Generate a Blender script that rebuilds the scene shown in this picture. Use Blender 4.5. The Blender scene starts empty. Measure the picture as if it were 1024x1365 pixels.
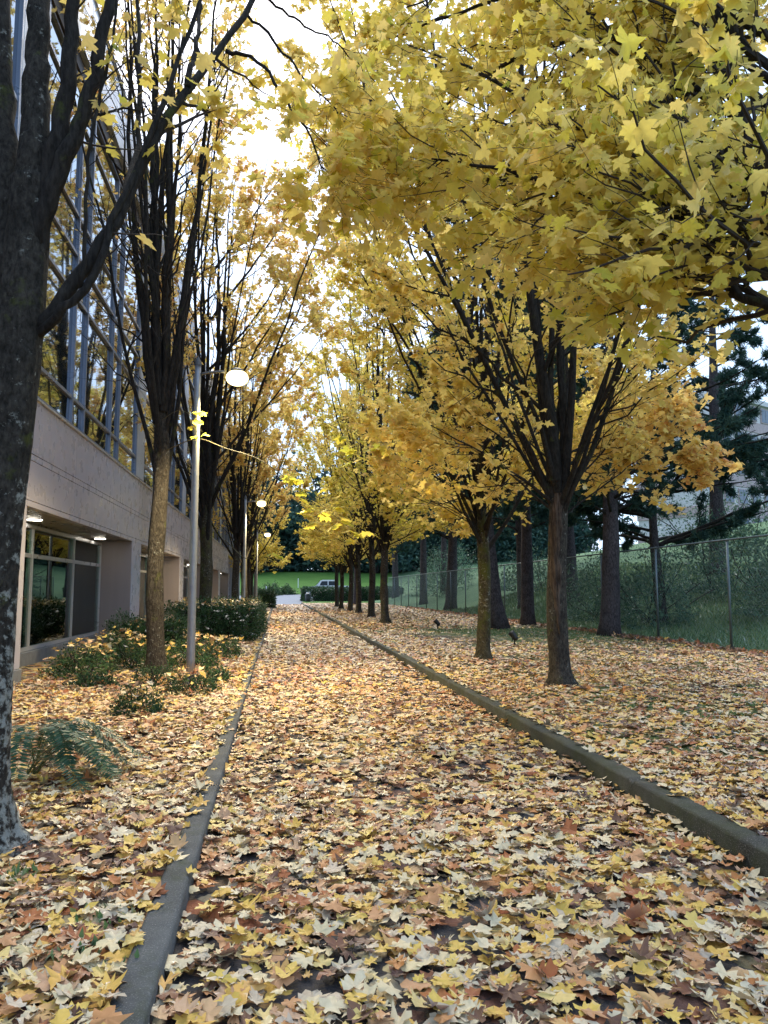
import bpy, math, random
import numpy as np
from mathutils import Vector
rng = np.random.default_rng(7)
random.seed(7)
S = bpy.context.scene
C = S.collection
# ------------------------------------------------------------------ camera
CAM_H = 1.5
PITCH, YAW = math.radians(5.821), math.radians(7.793)
cd = bpy.data.cameras.new('camera')
cam = bpy.data.objects.new('camera', cd)
C.objects.link(cam)
cam.location = (0, 0, CAM_H)
cam.rotation_euler = (math.pi / 2 + PITCH, 0, -YAW)
cd.sensor_fit = 'VERTICAL'
cd.sensor_height = 36.0
cd.lens = 36.0 * 1025 / 1365
cd.clip_end = 3000
cd.clip_start = 0.05
S.camera = cam
# ------------------------------------------------------------------ sky, sun, exposure
SUN_EL, SUN_AZ = math.radians(52), math.radians(-8)      # azimuth measured from +Y towards +X
w = bpy.data.worlds.new('World')
S.world = w
w.use_nodes = True
nt = w.node_tree
for n in list(nt.nodes):
    nt.nodes.remove(n)
sky = nt.nodes.new('ShaderNodeTexSky')
sky.sky_type = 'NISHITA'
sky.sun_disc = False
sky.sun_elevation = SUN_EL
sky.sun_rotation = SUN_AZ
sky.dust_density = 2.0
tc = nt.nodes.new('ShaderNodeTexCoord')
mp = nt.nodes.new('ShaderNodeMapping')
mp.inputs['Scale'].default_value = (1, 1, 2.2)
nz = nt.nodes.new('ShaderNodeTexNoise')
nz.inputs['Scale'].default_value = 3.0
nz.inputs['Detail'].default_value = 5
cr = nt.nodes.new('ShaderNodeMapRange')
cr.inputs['From Min'].default_value = 0.32
cr.inputs['From Max'].default_value = 0.62
cr.inputs['To Min'].default_value = 0.25
cr.inputs['To Max'].default_value = 0.88
mix = nt.nodes.new('ShaderNodeMix')
mix.data_type = 'RGBA'
mix.inputs['B'].default_value = (3.5, 4.8, 6.7, 1)      # bright even overcast cloud
bg = nt.nodes.new('ShaderNodeBackground')
bg.inputs['Strength'].default_value = 0.10
out = nt.nodes.new('ShaderNodeOutputWorld')
L = nt.links.new
L(tc.outputs['Generated'], mp.inputs['Vector'])
L(mp.outputs['Vector'], nz.inputs['Vector'])
L(nz.outputs['Fac'], cr.inputs['Value'])
L(cr.outputs['Result'], mix.inputs['Factor'])
L(sky.outputs['Color'], mix.inputs['A'])
L(mix.outputs['Result'], bg.inputs['Color'])
L(bg.outputs['Background'], out.inputs['Surface'])
sl = bpy.data.lights.new('sun', 'SUN')
sl.energy = 1.5
sl.angle = math.radians(45)
sl.color = (1.0, 0.94, 0.86)
so = bpy.data.objects.new('sun', sl)
C.objects.link(so)
d = Vector((math.sin(SUN_AZ) * math.cos(SUN_EL), math.cos(SUN_AZ) * math.cos(SUN_EL), math.sin(SUN_EL)))
so.rotation_euler = d.to_track_quat('Z', 'Y').to_euler()
so.location = (0, 0, 60)
S.view_settings.view_transform = 'Standard'
S.view_settings.look = 'None'
S.view_settings.gamma = 1
S.view_settings.exposure = 1.6
S.view_settings.use_curve_mapping = False
S.render.engine = 'CYCLES'
cy = S.cycles
cy.use_denoising = True
cy.max_bounces = 6
cy.diffuse_bounces = 3
cy.glossy_bounces = 3
cy.transmission_bounces = 4
cy.transparent_max_bounces = 6
cy.sample_clamp_indirect = 4
cy.caustics_reflective = False
cy.caustics_refractive = False

# ------------------------------------------------------------------ helpers
F = 1025.0
_fw = np.array([math.sin(YAW) * math.cos(PITCH), math.cos(YAW) * math.cos(PITCH), math.sin(PITCH)])
_rt = np.array([math.cos(YAW), -math.sin(YAW), 0.0])
_up = np.cross(_rt, _fw)


def at(u, v, Y):
    """survey helper: the place at distance Y along the path that was measured at photo position u, v"""
    r = _fw + _rt * (u - 512) / F + _up * (682.5 - v) / F
    return r * Y / r[1] + np.array([0, 0, CAM_H])


def in_view(p, margin=60):
    dd = p - np.array([0, 0, CAM_H])
    f = dd @ _fw
    f = np.where(f > 0.05, f, 0.05)
    u = 512 + F * (dd @ _rt) / f
    v = 682.5 - F * (dd @ _up) / f
    return (u > -margin) & (u < 1024 + margin) & (v > -margin) & (v < 1365 + margin) & (dd @ _fw > 0.3)


def tag(o, label=None, cat=None, group=None, kind=None):
    if label: o['label'] = label
    if cat: o['category'] = cat
    if group: o['group'] = group
    if kind: o['kind'] = kind
    return o


def empty(name, loc, label=None, cat=None, group=None, rz=0):
    o = bpy.data.objects.new(name, None)
    o.empty_display_size = 0.2
    o.location = loc
    o.rotation_euler = (0, 0, rz)
    C.objects.link(o)
    return tag(o, label, cat, group)


def copy_tree(o, parent=None):
    c = o.copy()
    C.objects.link(c)
    if parent is not None:
        c.parent = parent
    for ch in list(o.children):
        copy_tree(ch, c)
    return c


def raw_mesh(name, co, tris=None, quads=None, smooth=False, attrs=None):
    me = bpy.data.meshes.new(name)
    co = np.ascontiguousarray(co, dtype=np.float32)
    idx, tot = [], []
    if tris is not None and len(tris):
        idx.append(np.asarray(tris).ravel()); tot.append(np.full(len(tris), 3))
    if quads is not None and len(quads):
        idx.append(np.asarray(quads).ravel()); tot.append(np.full(len(quads), 4))
    idx = np.concatenate(idx).astype(np.int32)
    tot = np.concatenate(tot).astype(np.int32)
    start = np.concatenate([[0], np.cumsum(tot)[:-1]]).astype(np.int32)
    me.vertices.add(len(co))
    me.vertices.foreach_set('co', co.ravel())
    me.loops.add(len(idx))
    me.loops.foreach_set('vertex_index', idx)
    me.polygons.add(len(tot))
    me.polygons.foreach_set('loop_start', start)
    me.polygons.foreach_set('use_smooth', np.full(len(tot), bool(smooth)))
    me.update(calc_edges=True)
    if attrs:
        for k, v in attrs.items():
            a = me.attributes.new(k, 'FLOAT', 'POINT')
            a.data.foreach_set('value', np.ascontiguousarray(v, dtype=np.float32))
    return me


def link(name, me, mat, parent=None):
    o = bpy.data.objects.new(name, me)
    if mat is not None and not me.materials:
        me.materials.append(mat)
    C.objects.link(o)
    if parent is not None:
        o.parent = parent
    return o


class MB:
    """collects boxes, tubes and loose faces, then links them as ONE mesh"""
    def __init__(self):
        self.v, self.t, self.q, self.n = [], [], [], 0

    def add(self, v, t=None, q=None):
        v = np.asarray(v, float)
        if t is not None and len(t): self.t.append(np.asarray(t) + self.n)
        if q is not None and len(q): self.q.append(np.asarray(q) + self.n)
        self.v.append(v)
        self.n += len(v)
        return self

    def box(self, x0, x1, y0, y1, z0, z1, bev=0.0):
        if bev <= 0:
            v = [(x, y, z) for x in (x0, x1) for y in (y0, y1) for z in (z0, z1)]
            q = [(0, 1, 3, 2), (4, 6, 7, 5), (0, 4, 5, 1), (2, 3, 7, 6), (0, 2, 6, 4), (1, 5, 7, 3)]
            return self.add(v, q=q)
        b = bev
        v, key = [], {}
        lo, hi = (x0, y0, z0), (x1, y1, z1)
        for sx in (0, 1):
            for sy in (0, 1):
                for sz in (0, 1):
                    s = (sx, sy, sz)
                    for ax in range(3):
                        p = []
                        for k in range(3):
                            e = lo[k] if s[k] == 0 else hi[k]
                            p.append(e if k == ax else (e + b if s[k] == 0 else e - b))
                        key[(s, ax)] = len(v)
                        v.append(p)
        q, t = [], []
        for ax in range(3):
            o1, o2 = (ax + 1) % 3, (ax + 2) % 3
            for sd in (0, 1):
                c = []
                for a, bb in ((0, 0), (1, 0), (1, 1), (0, 1)):
                    s = [0, 0, 0]; s[ax] = sd; s[o1] = a; s[o2] = bb
                    c.append(key[(tuple(s), ax)])
                q.append(c if sd else c[::-1])
            for a in (0, 1):
                for bb in (0, 1):
                    s0 = [0, 0, 0]; s0[o1] = a; s0[o2] = bb; s1 = list(s0); s1[ax] = 1
                    s0, s1 = tuple(s0), tuple(s1)
                    c = [key[(s0, o1)], key[(s1, o1)], key[(s1, o2)], key[(s0, o2)]]
                    q.append(c if a == bb else c[::-1])
        for sx in (0, 1):
            for sy in (0, 1):
                for sz in (0, 1):
                    s = (sx, sy, sz)
                    c = [key[(s, 0)], key[(s, 1)], key[(s, 2)]]
                    t.append(c if (sx + sy + sz) % 2 else c[::-1])
        return self.add(v, t=t, q=q)

    def tubes(self, P, R, k=6, cap=True, jitter=0.0):
        """P (B,n,3) centre lines, R (B,n) radii"""
        P = np.asarray(P, float); R = np.asarray(R, float)
        if P.ndim == 2: P, R = P[None], R[None]
        v, q, t = tube_arrays(P, R, k, cap, jitter)
        return self.add(v, t=t, q=q)

    def build(self, name, mat, parent=None, smooth=False):
        me = raw_mesh(name, np.concatenate(self.v), np.concatenate(self.t) if self.t else None,
                      np.concatenate(self.q) if self.q else None, smooth)
        return link(name, me, mat, parent)


def tube_arrays(P, R, k, cap=True, jitter=0.0):
    B, n, _ = P.shape
    T = np.gradient(P, axis=1)
    T /= np.linalg.norm(T, axis=2, keepdims=True) + 1e-9
    m = T.mean(1)
    ref = np.where(np.abs(m[:, 2:3]) > 0.75 * np.linalg.norm(m, axis=1, keepdims=True), np.array([[1.0, 0.13, 0]]), np.array([[0, 0.1, 1.0]]))
    A = ref[:, None, :] - (T * ref[:, None, :]).sum(2, keepdims=True) * T
    A /= np.linalg.norm(A, axis=2, keepdims=True) + 1e-9
    Bn = np.cross(T, A)
    ang = np.arange(k) * 2 * math.pi / k
    rr = R[:, :, None] * np.ones(k)[None, None]
    if jitter:
        rr = rr * (1 + rng.normal(0, jitter, rr.shape))
    V = P[:, :, None, :] + rr[..., None] * (np.cos(ang)[None, None, :, None] * A[:, :, None] + np.sin(ang)[None, None, :, None] * Bn[:, :, None])
    base = (np.arange(B) * n * k)[:, None, None]
    i = np.arange(n - 1)[None, :, None] * k
    j = np.arange(k)[None, None, :]
    j2 = (j + 1) % k
    q = np.stack([base + i + j, base + i + j2, base + i + k + j2, base + i + k + j], -1).reshape(-1, 4)
    V = V.reshape(-1, 3)
    t = None
    if cap:
        c = np.arange(1, k - 1)
        b0 = (np.arange(B) * n * k)[:, None]
        e0 = b0 + (n - 1) * k
        t = np.concatenate([np.stack([e0 + 0 * c, e0 + c, e0 + c + 1], -1).reshape(-1, 3),
                            np.stack([b0 + 0 * c, b0 + c + 1, b0 + c], -1).reshape(-1, 3)])
    return V, q, t


def norm(a):
    return a / (np.linalg.norm(a, axis=-1, keepdims=True) + 1e-9)


def spline(pts, n):
    """smooth resample of a few points (Catmull-Rom)"""
    p = np.asarray(pts, float)
    p = np.vstack([2 * p[0] - p[1], p, 2 * p[-1] - p[-2]])
    o = []
    m = len(p) - 3
    for s in np.linspace(0, m - 1e-6, n):
        i = int(s); f = s - i
        a, b, c, e = p[i:i + 4]
        o.append(0.5 * (2 * b + (c - a) * f + (2 * a - 5 * b + 4 * c - e) * f * f + (3 * b - a - 3 * c + e) * f ** 3))
    return np.array(o)


# ------------------------------------------------------------------ materials
class NT:
    def __init__(self, name):
        self.m = bpy.data.materials.new(name)
        self.m.use_nodes = True
        self.t = self.m.node_tree
        for n in list(self.t.nodes): self.t.nodes.remove(n)
        self.out = self.n('ShaderNodeOutputMaterial')

    def n(self, typ, ins=None, **kw):
        x = self.t.nodes.new(typ)
        for k, v in kw.items(): setattr(x, k, v)
        for k, v in (ins or {}).items():
            if hasattr(v, 'is_linked') or isinstance(v, bpy.types.NodeSocket): self.t.links.new(v, x.inputs[k])
            else: x.inputs[k].default_value = v
        return x

    def coord(self, scale=(1, 1, 1), world=False):
        if world: s = self.n('ShaderNodeNewGeometry').outputs['Position']
        else: s = self.n('ShaderNodeTexCoord').outputs['Object']
        return self.n('ShaderNodeMapping', {'Vector': s, 'Scale': scale}).outputs['Vector']

    def noise(self, vec, scale, detail=4, rough=0.55):
        return self.n('ShaderNodeTexNoise', {'Vector': vec, 'Scale': scale, 'Detail': detail, 'Roughness': rough}).outputs['Fac']

    def ramp(self, fac, stops, interp='LINEAR'):
        r = self.n('ShaderNodeValToRGB', {'Fac': fac})
        cr = r.color_ramp
        cr.interpolation = interp
        while len(cr.elements) < len(stops): cr.elements.new(0.5)
        for e, (p, c) in zip(cr.elements, stops):
            e.position = p
            e.color = (*c, 1) if len(c) == 3 else c
        return r.outputs['Color']

    def mix(self, f, a, b, mode='MIX'):
        x = self.n('ShaderNodeMix', data_type='RGBA', blend_type=mode)
        for k, v in (('Factor', f), ('A', a), ('B', b)):
            if isinstance(v, bpy.types.NodeSocket): self.t.links.new(v, x.inputs[k])
            elif k == 'Factor': x.inputs[k].default_value = v
            else: x.inputs[k].default_value = (*v, 1)
        return x.outputs['Result']

    def maprange(self, v, a, b, c=0.0, e=1.0):
        return self.n('ShaderNodeMapRange', {'Value': v, 'From Min': a, 'From Max': b, 'To Min': c, 'To Max': e}).outputs['Result']

    def math(self, op, a, b=0.0):
        x = self.n('ShaderNodeMath', operation=op)
        for k, v in ((0, a), (1, b)):
            if isinstance(v, bpy.types.NodeSocket): self.t.links.new(v, x.inputs[k])
            else: x.inputs[k].default_value = v
        return x.outputs[0]

    def bump(self, h, strength=0.4, dist=0.02):
        return self.n('ShaderNodeBump', {'Height': h, 'Strength': strength, 'Distance': dist}).outputs['Normal']

    def pbr(self, color, rough=0.7, normal=None, metal=0.0, spec=0.4):
        ins = {'Base Color': color if isinstance(color, bpy.types.NodeSocket) else (*color, 1), 'Roughness': rough, 'Metallic': metal, 'Specular IOR Level': spec}
        if normal is not None: ins['Normal'] = normal
        return self.n('ShaderNodeBsdfPrincipled', ins).outputs[0]

    def done(self, sh):
        self.t.links.new(sh, self.out.inputs['Surface'])
        return self.m


M = {}


def simple(name, col, rough=0.6, metal=0.0, var=0.12, scale=6.0, bump=0.0, spec=0.4):
    n = NT(name)
    v = n.coord()
    f = n.noise(v, scale, 5)
    c = n.mix(n.maprange(f, 0.3, 0.7), tuple(x * (1 - var) for x in col), tuple(min(1, x * (1 + var)) for x in col))
    M[name] = n.done(n.pbr(c, rough, n.bump(n.noise(v, scale * 6, 3), bump) if bump else None, metal, spec))
    return M[name]


def emit(name, col, strength):
    n = NT(name)
    M[name] = n.done(n.n('ShaderNodeEmission', {'Color': (*col, 1), 'Strength': strength}).outputs[0])


LEAF_GROUND = [(0.0, (0.085, 0.040, 0.038)), (0.10, (0.18, 0.095, 0.070)), (0.20, (0.42, 0.13, 0.050)), (0.30, (0.58, 0.25, 0.08)),
               (0.42, (0.62, 0.40, 0.26)), (0.54, (0.76, 0.44, 0.10)), (0.66, (0.80, 0.57, 0.13)), (0.78, (0.80, 0.65, 0.38)),
               (0.88, (0.78, 0.67, 0.46)), (1.0, (0.60, 0.49, 0.37))]


def leaf_material(name, stops, transl=0.45, gloss=0.06, mottle=0.25, rough=0.5):
    n = NT(name)
    t = n.n('ShaderNodeAttribute', attribute_name='tone').outputs['Fac']
    c = n.ramp(t, stops)
    v = n.coord(world=True)
    f = n.noise(v, 45, 3, 0.6)
    c = n.mix(n.maprange(f, 0.35, 0.75, 0, mottle), c, tuple(0.45 * x for x in stops[len(stops) // 2][1]))
    dfs = n.n('ShaderNodeBsdfDiffuse', {'Color': c}).outputs[0]
    tr = n.n('ShaderNodeBsdfTranslucent', {'Color': c}).outputs[0]
    m1 = n.n('ShaderNodeMixShader', {0: transl, 1: dfs, 2: tr}).outputs[0]
    gl = n.n('ShaderNodeBsdfGlossy', {'Roughness': rough, 'Color': (1, 1, 1, 1)}).outputs[0]
    fr = n.n('ShaderNodeFresnel', {'IOR': 1.35}).outputs[0]
    m2 = n.n('ShaderNodeMixShader', {0: n.math('MULTIPLY', fr, gloss * 10), 1: m1, 2: gl}).outputs[0]
    M[name] = n.done(m2)


leaf_material('fallen leaf', LEAF_GROUND, 0.12, 0.05)
CROWN = [(0.0, (0.44, 0.50, 0.07)), (0.10, (0.72, 0.64, 0.08)), (0.30, (0.88, 0.72, 0.15)), (0.55, (0.90, 0.70, 0.22)), (0.75, (0.88, 0.62, 0.20)),
         (0.88, (0.80, 0.48, 0.18)), (1.0, (0.72, 0.34, 0.16))]
leaf_material('maple crown leaf', CROWN, 0.62, 0.012, 0.2)
leaf_material('evergreen leaf', [(0, (0.022, 0.050, 0.026)), (0.5, (0.042, 0.090, 0.040)), (0.85, (0.07, 0.13, 0.050)), (1, (0.13, 0.17, 0.06))], 0.2, 0.02, 0.2, 0.5)
leaf_material('bush leaf', [(0, (0.045, 0.10, 0.072)), (0.5, (0.09, 0.175, 0.115)), (0.85, (0.14, 0.23, 0.12)), (1, (0.15, 0.20, 0.09))], 0.25, 0.02, 0.2, 0.5)
leaf_material('conifer needle', [(0, (0.026, 0.060, 0.056)), (0.5, (0.052, 0.10, 0.086)), (1, (0.085, 0.14, 0.095))], 0.15, 0.0, 0.1)
leaf_material('fern green', [(0, (0.03, 0.075, 0.045)), (0.5, (0.05, 0.12, 0.065)), (1, (0.14, 0.19, 0.07))], 0.3, 0.05, 0.15)
leaf_material('grass blade', [(0, (0.07, 0.15, 0.06)), (0.5, (0.13, 0.23, 0.09)), (1, (0.28, 0.32, 0.15))], 0.3, 0.03, 0.1)


def bark(name, dark, light, lichen=0.2, moss=0.2, zs=0.25, pale=(0.36, 0.37, 0.34), zfade=None):
    n = NT(name)
    v = n.coord((1, 1, zs), world=True)
    v1 = n.coord((1, 1, 1), world=True)
    a = n.noise(v, 38, 6, 0.65)
    b = n.noise(v1, 5, 4)
    c = n.mix(n.maprange(a, 0.35, 0.68), dark, light)
    c = n.mix(n.maprange(b, 0.45, 0.75, 0, 0.6), c, tuple(0.45 * x for x in dark))
    if moss:
        c = n.mix(n.maprange(n.noise(v1, 3.1, 5, 0.7), 0.62 - moss * 0.3, 0.72 - moss * 0.2, 0, 0.75), c, (0.075, 0.085, 0.018))
    if lichen:
        l = n.noise(v1, 17, 5, 0.72)
        big = n.noise(v1, 2.6, 2)
        l = n.math('ADD', l, n.math('MULTIPLY', big, 0.35))
        if zfade:
            zz = n.n('ShaderNodeSeparateXYZ', {0: v1}).outputs[2]
            l = n.math('ADD', l, n.maprange(zz, 0.3, zfade, 0.13, -0.05))
        c = n.mix(n.maprange(l, 0.83 - lichen * 0.28, 0.94 - lichen * 0.28, 0, 0.8), c, pale)
    M[name] = n.done(n.pbr(c, 0.9, n.bump(n.math('ADD', a, n.math('MULTIPLY', n.noise(v, 12, 3), 0.8)), 0.9, 0.03), 0, 0.2))


bark('maple bark lichen', (0.016, 0.014, 0.012), (0.075, 0.066, 0.056), 0.31, 0.10, zs=0.5, zfade=3.0)
bark('maple bark', (0.022, 0.018, 0.015), (0.095, 0.082, 0.068), 0.16, 0.15, zs=0.45)
bark('maple bark mossy', (0.030, 0.025, 0.017), (0.11, 0.095, 0.06), 0.2, 0.42, zs=0.45)
bark('branch bark', (0.013, 0.011, 0.010), (0.048, 0.042, 0.037), 0.0, 0.12)
bark('pine bark', (0.028, 0.023, 0.024), (0.125, 0.105, 0.11), 0.0, 0.0, 0.35)


def litter_ground(name, base_dark, cover, scale=8.5, grass=None):
    n = NT(name)
    v = n.coord((1, 1, 0.0), world=True)
    wob = n.n('ShaderNodeTexNoise', {'Vector': v, 'Scale': 14.0, 'Detail': 2.0}).outputs['Color']
    vv = n.n('ShaderNodeVectorMath', {0: v, 1: n.n('ShaderNodeVectorMath', {0: wob, 'Scale': 0.09}, operation='SCALE').outputs[0]}, operation='ADD').outputs[0]
    vo = n.n('ShaderNodeTexVoronoi', {'Vector': vv, 'Scale': scale, 'Randomness': 1.0})
    ed = n.n('ShaderNodeTexVoronoi', {'Vector': vv, 'Scale': scale, 'Randomness': 1.0}, feature='DISTANCE_TO_EDGE').outputs['Distance']
    r = n.n('ShaderNodeSeparateColor', {'Color': vo.outputs['Color']}).outputs
    c = n.ramp(r[0], [(p, tuple(x * 0.8 for x in cc)) for p, cc in LEAF_GROUND])
    gap = n.maprange(ed, 0.0, 0.07)
    c = n.mix(gap, base_dark, c)
    soil = n.mix(n.noise(v, 60, 4), tuple(0.7 * x for x in base_dark), tuple(1.5 * x for x in base_dark))
    here = n.maprange(n.math('ADD', n.math('MULTIPLY', r[1], 0.55), n.math('MULTIPLY', n.noise(v, 0.8, 4), 0.45)), 1 - cover - 0.06, 1 - cover + 0.06)
    if grass is not None:
        gr = n.mix(n.noise(v, 30, 5), (0.035, 0.065, 0.016), (0.095, 0.125, 0.035))
        soil = n.mix(n.maprange(n.noise(v, 0.35, 3), 0.40, 0.52), soil, gr)
    c = n.mix(here, soil, c)
    M[name] = n.done(n.pbr(c, 0.75, n.bump(n.math('ADD', ed, n.noise(v, 40, 3)), 0.6, 0.02), 0, 0.25))


litter_ground('leafy asphalt', (0.040, 0.036, 0.037), 0.50)
litter_ground('leafy soil', (0.045, 0.034, 0.026), 0.62)
litter_ground('leafy lawn', (0.045, 0.036, 0.026), 0.36, grass=1)


def grass_ground(name, a, b):
    n = NT(name)
    v = n.coord(world=True)
    f = n.math('ADD', n.math('MULTIPLY', n.noise(v, 22, 6, 0.7), 0.6), n.math('MULTIPLY', n.noise(v, 0.5, 4), 0.4))
    M[name] = n.done(n.pbr(n.mix(n.maprange(f, 0.35, 0.65), a, b), 0.9, n.bump(n.noise(v, 30, 4), 0.7, 0.06), 0, 0.1))


grass_ground('hillside grass', (0.065, 0.125, 0.070), (0.14, 0.22, 0.11))
grass_ground('bright lawn', (0.045, 0.115, 0.022), (0.085, 0.175, 0.038))
grass_ground('earth', (0.035, 0.045, 0.022), (0.07, 0.075, 0.035))


def concrete(name, a, b, mossy=0.0):
    n = NT(name)
    v = n.coord(world=True)
    c = n.mix(n.maprange(n.noise(v, 4, 6, 0.65), 0.3, 0.7), a, b)
    c = n.mix(n.maprange(n.noise(v, 170, 2), 0.58, 0.70, 0, 0.55), c, (0.34, 0.33, 0.31))
    if mossy:
        c = n.mix(n.maprange(n.noise(v, 2.3, 6, 0.75), 0.56 - mossy * 0.2, 0.72, 0, 0.8), c, (0.045, 0.055, 0.018))
    M[name] = n.done(n.pbr(c, 0.85, n.bump(n.noise(v, 90, 4), 0.45, 0.008), 0, 0.3))


concrete('kerb concrete', (0.055, 0.058, 0.060), (0.12, 0.125, 0.125), 0.15)
concrete('mossy concrete', (0.028, 0.029, 0.025), (0.075, 0.077, 0.066), 0.7)
concrete('plinth concrete', (0.14, 0.145, 0.155), (0.22, 0.225, 0.235))
concrete('pale asphalt', (0.13, 0.15, 0.18), (0.20, 0.22, 0.26))


def clad(name, col, streak=0.12, rough=0.35, metal=0.0):
    n = NT(name)
    v = n.coord((1, 1, 0.06), world=True)
    v1 = n.coord(world=True)
    c = n.mix(n.maprange(n.noise(v, 9, 4), 0.35, 0.7, 0, streak * 3), col, tuple(x * 0.78 for x in col))
    c = n.mix(n.maprange(n.noise(v1, 0.9, 3), 0.35, 0.65, 0, streak), c, tuple(min(1, x * 1.25) for x in col))
    M[name] = n.done(n.pbr(c, n.maprange(n.noise(v1, 3, 3), 0.3, 0.7, rough * 0.75, rough * 1.25), n.bump(n.noise(v1, 1.6, 2), 0.08, 0.01), metal, 0.5))


clad('mauve panel', (0.445, 0.42, 0.49), 0.10, 0.30)
clad('pale panel', (0.38, 0.43, 0.54))
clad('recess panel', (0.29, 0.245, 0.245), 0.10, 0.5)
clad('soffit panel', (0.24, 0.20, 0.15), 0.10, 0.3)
clad('window metal', (0.21, 0.245, 0.33), 0.05, 0.32, 0.35)
clad('pale metal', (0.52, 0.52, 0.54), 0.05, 0.32, 0.3)
simple('dark head', (0.050, 0.040, 0.040), 0.6)
simple('joint gap', (0.02, 0.02, 0.022), 0.8)
simple('interior wall', (0.42, 0.39, 0.30), 0.8)
simple('interior floor', (0.10, 0.10, 0.09), 0.7)
simple('interior ceiling', (0.55, 0.53, 0.45), 0.8)
simple('blind fabric', (0.20, 0.21, 0.20), 0.8)
simple('pole metal', (0.30, 0.31, 0.34), 0.4, 0.5, 0.1, 9)
simple('lamp housing', (0.10, 0.10, 0.105), 0.45, 0.4)
simple('fence metal', (0.13, 0.16, 0.17), 0.45, 0.6)
simple('fence wire', (0.15, 0.20, 0.21), 0.5, 0.4)
simple('black plastic', (0.018, 0.018, 0.018), 0.5)
simple('twig', (0.030, 0.023, 0.020), 0.85)
simple('yellow twig', (0.11, 0.095, 0.045), 0.8)
simple('white paint', (0.72, 0.74, 0.76), 0.3)
simple('vehicle glass', (0.03, 0.04, 0.05), 0.08)
simple('tyre', (0.02, 0.02, 0.02), 0.9)
simple('rim', (0.4, 0.4, 0.42), 0.4, 0.6)
simple('brick pink', (0.46, 0.36, 0.36), 0.8, 0, 0.15, 3)
simple('pale facade', (0.62, 0.60, 0.60), 0.8)
simple('far glass', (0.12, 0.15, 0.20), 0.15)
simple('dead fern', (0.16, 0.10, 0.05), 0.9)
emit('lamp glow', (1.0, 0.84, 0.42), 2.6)
emit('downlight glow', (1.0, 0.92, 0.78), 6)
emit('office tube', (1.0, 0.90, 0.50), 16)

n = NT('mirror glass')
v = n.coord(world=True)
g = n.n('ShaderNodeBsdfGlossy', {'Roughness': 0.015, 'Color': (0.80, 0.90, 1.0, 1), 'Normal': n.bump(n.noise(v, 0.9, 2), 0.03, 0.02)}).outputs[0]
dk = n.pbr((0.012, 0.018, 0.022), 0.05)
M['mirror glass'] = n.done(n.n('ShaderNodeMixShader', {0: n.n('ShaderNodeFresnel', {'IOR': 2.3}).outputs[0], 1: dk, 2: g}).outputs[0])
n = NT('clear glass')
g = n.n('ShaderNodeBsdfGlossy', {'Roughness': 0.01, 'Color': (0.85, 0.95, 0.95, 1)}).outputs[0]
tr = n.n('ShaderNodeBsdfTransparent', {'Color': (0.62, 0.80, 0.74, 1)}).outputs[0]
M['clear glass'] = n.done(n.n('ShaderNodeMixShader', {0: n.n('ShaderNodeFresnel', {'IOR': 1.6}).outputs[0], 1: tr, 2: g}).outputs[0])

# ------------------------------------------------------------------ ground
X_L0, X_L1 = -0.56, -0.42          # near-side kerb of the building's bed
X_R0, X_R1 = 2.50, 2.66            # tall kerb of the lawn
FX, GX = -4.0, -4.86               # facade plane, ground floor glass plane


def vnoise(x, y, s=1.0):
    return (np.sin(x * 1.3 * s + 1.7 * np.sin(y * 0.9 * s)) + np.sin(y * 1.7 * s + 2.1 * np.sin(x * 0.7 * s + 1)) + np.sin((x + y) * 2.3 * s)) / 3


def far_rise(y):
    return np.interp(y, [0, 94, 112, 116, 140, 170, 2000], [0, 0, 0.9, 1.0, 4.6, 6.0, 6.0])


def zlawn(x, y):
    return 0.125 + 0.03 * vnoise(x, y, 0.8) * np.clip((x - 2.7) / 1.0, 0, 1) + far_rise(y)


def zbed(x, y):
    return 0.075 + 0.02 * vnoise(x, y, 0.9) * np.clip((-0.6 - x) / 0.8, 0, 1)


def zhill(x, y):
    t = np.clip(x - 10.9, 0, 60)
    return 0.10 + 0.02 * vnoise(x, y) + np.interp(t, [0, 2, 8, 20, 60], [0, 0.25, 2.0, 5.0, 11.0]) * np.interp(y, [-40, 20, 50, 90, 110], [1, 0.8, 1.15, 1.0, 0.6]) + far_rise(y) * 0.6


def grid(name, xs, ys, fz, mat, kind='structure', drop=0.0):
    X, Y = np.meshgrid(xs, ys)
    Z = fz(X, Y) - drop
    co = np.stack([X, Y, Z], -1).reshape(-1, 3)
    nx, ny = len(xs), len(ys)
    i, j = np.meshgrid(np.arange(nx - 1), np.arange(ny - 1))
    a = (j * nx + i).ravel()
    q = np.stack([a, a + 1, a + nx + 1, a + nx], -1)
    o = link(name, raw_mesh(name, co, quads=q, smooth=True), M[mat])
    return tag(o, kind=kind)


grid('ground', np.array([-900, -60, -12, 12, 60, 900.]), np.array([-300, -10, 60, 130, 400, 1500.]), lambda x, y: -0.35 + 0 * x, 'earth')
grid('path', np.linspace(X_L1 - 0.05, X_R0 + 0.05, 12), np.concatenate([np.linspace(-6, 12, 60), np.linspace(13, 81, 40)]), lambda x, y: 0.006 * vnoise(x, y, 2), 'leafy asphalt')
grid('planting_bed', np.concatenate([[-16], np.linspace(-4.95, X_L0 + 0.01, 26)]), np.concatenate([[-6], np.linspace(0, 30, 80), np.linspace(32, 92, 30)]), zbed, 'leafy soil')
grid('lawn', np.linspace(X_R1 - 0.01, 10.9, 40), np.concatenate([[-6], np.linspace(0, 40, 100), np.linspace(42, 92, 30)]), zlawn, 'leafy lawn')
grid('hillside', np.concatenate([np.linspace(10.9, 30, 40), [40, 60, 90, 140]]), np.concatenate([np.linspace(-20, 100, 90), [110, 120, 140, 180, 240]]), zhill, 'hillside grass')
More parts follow.
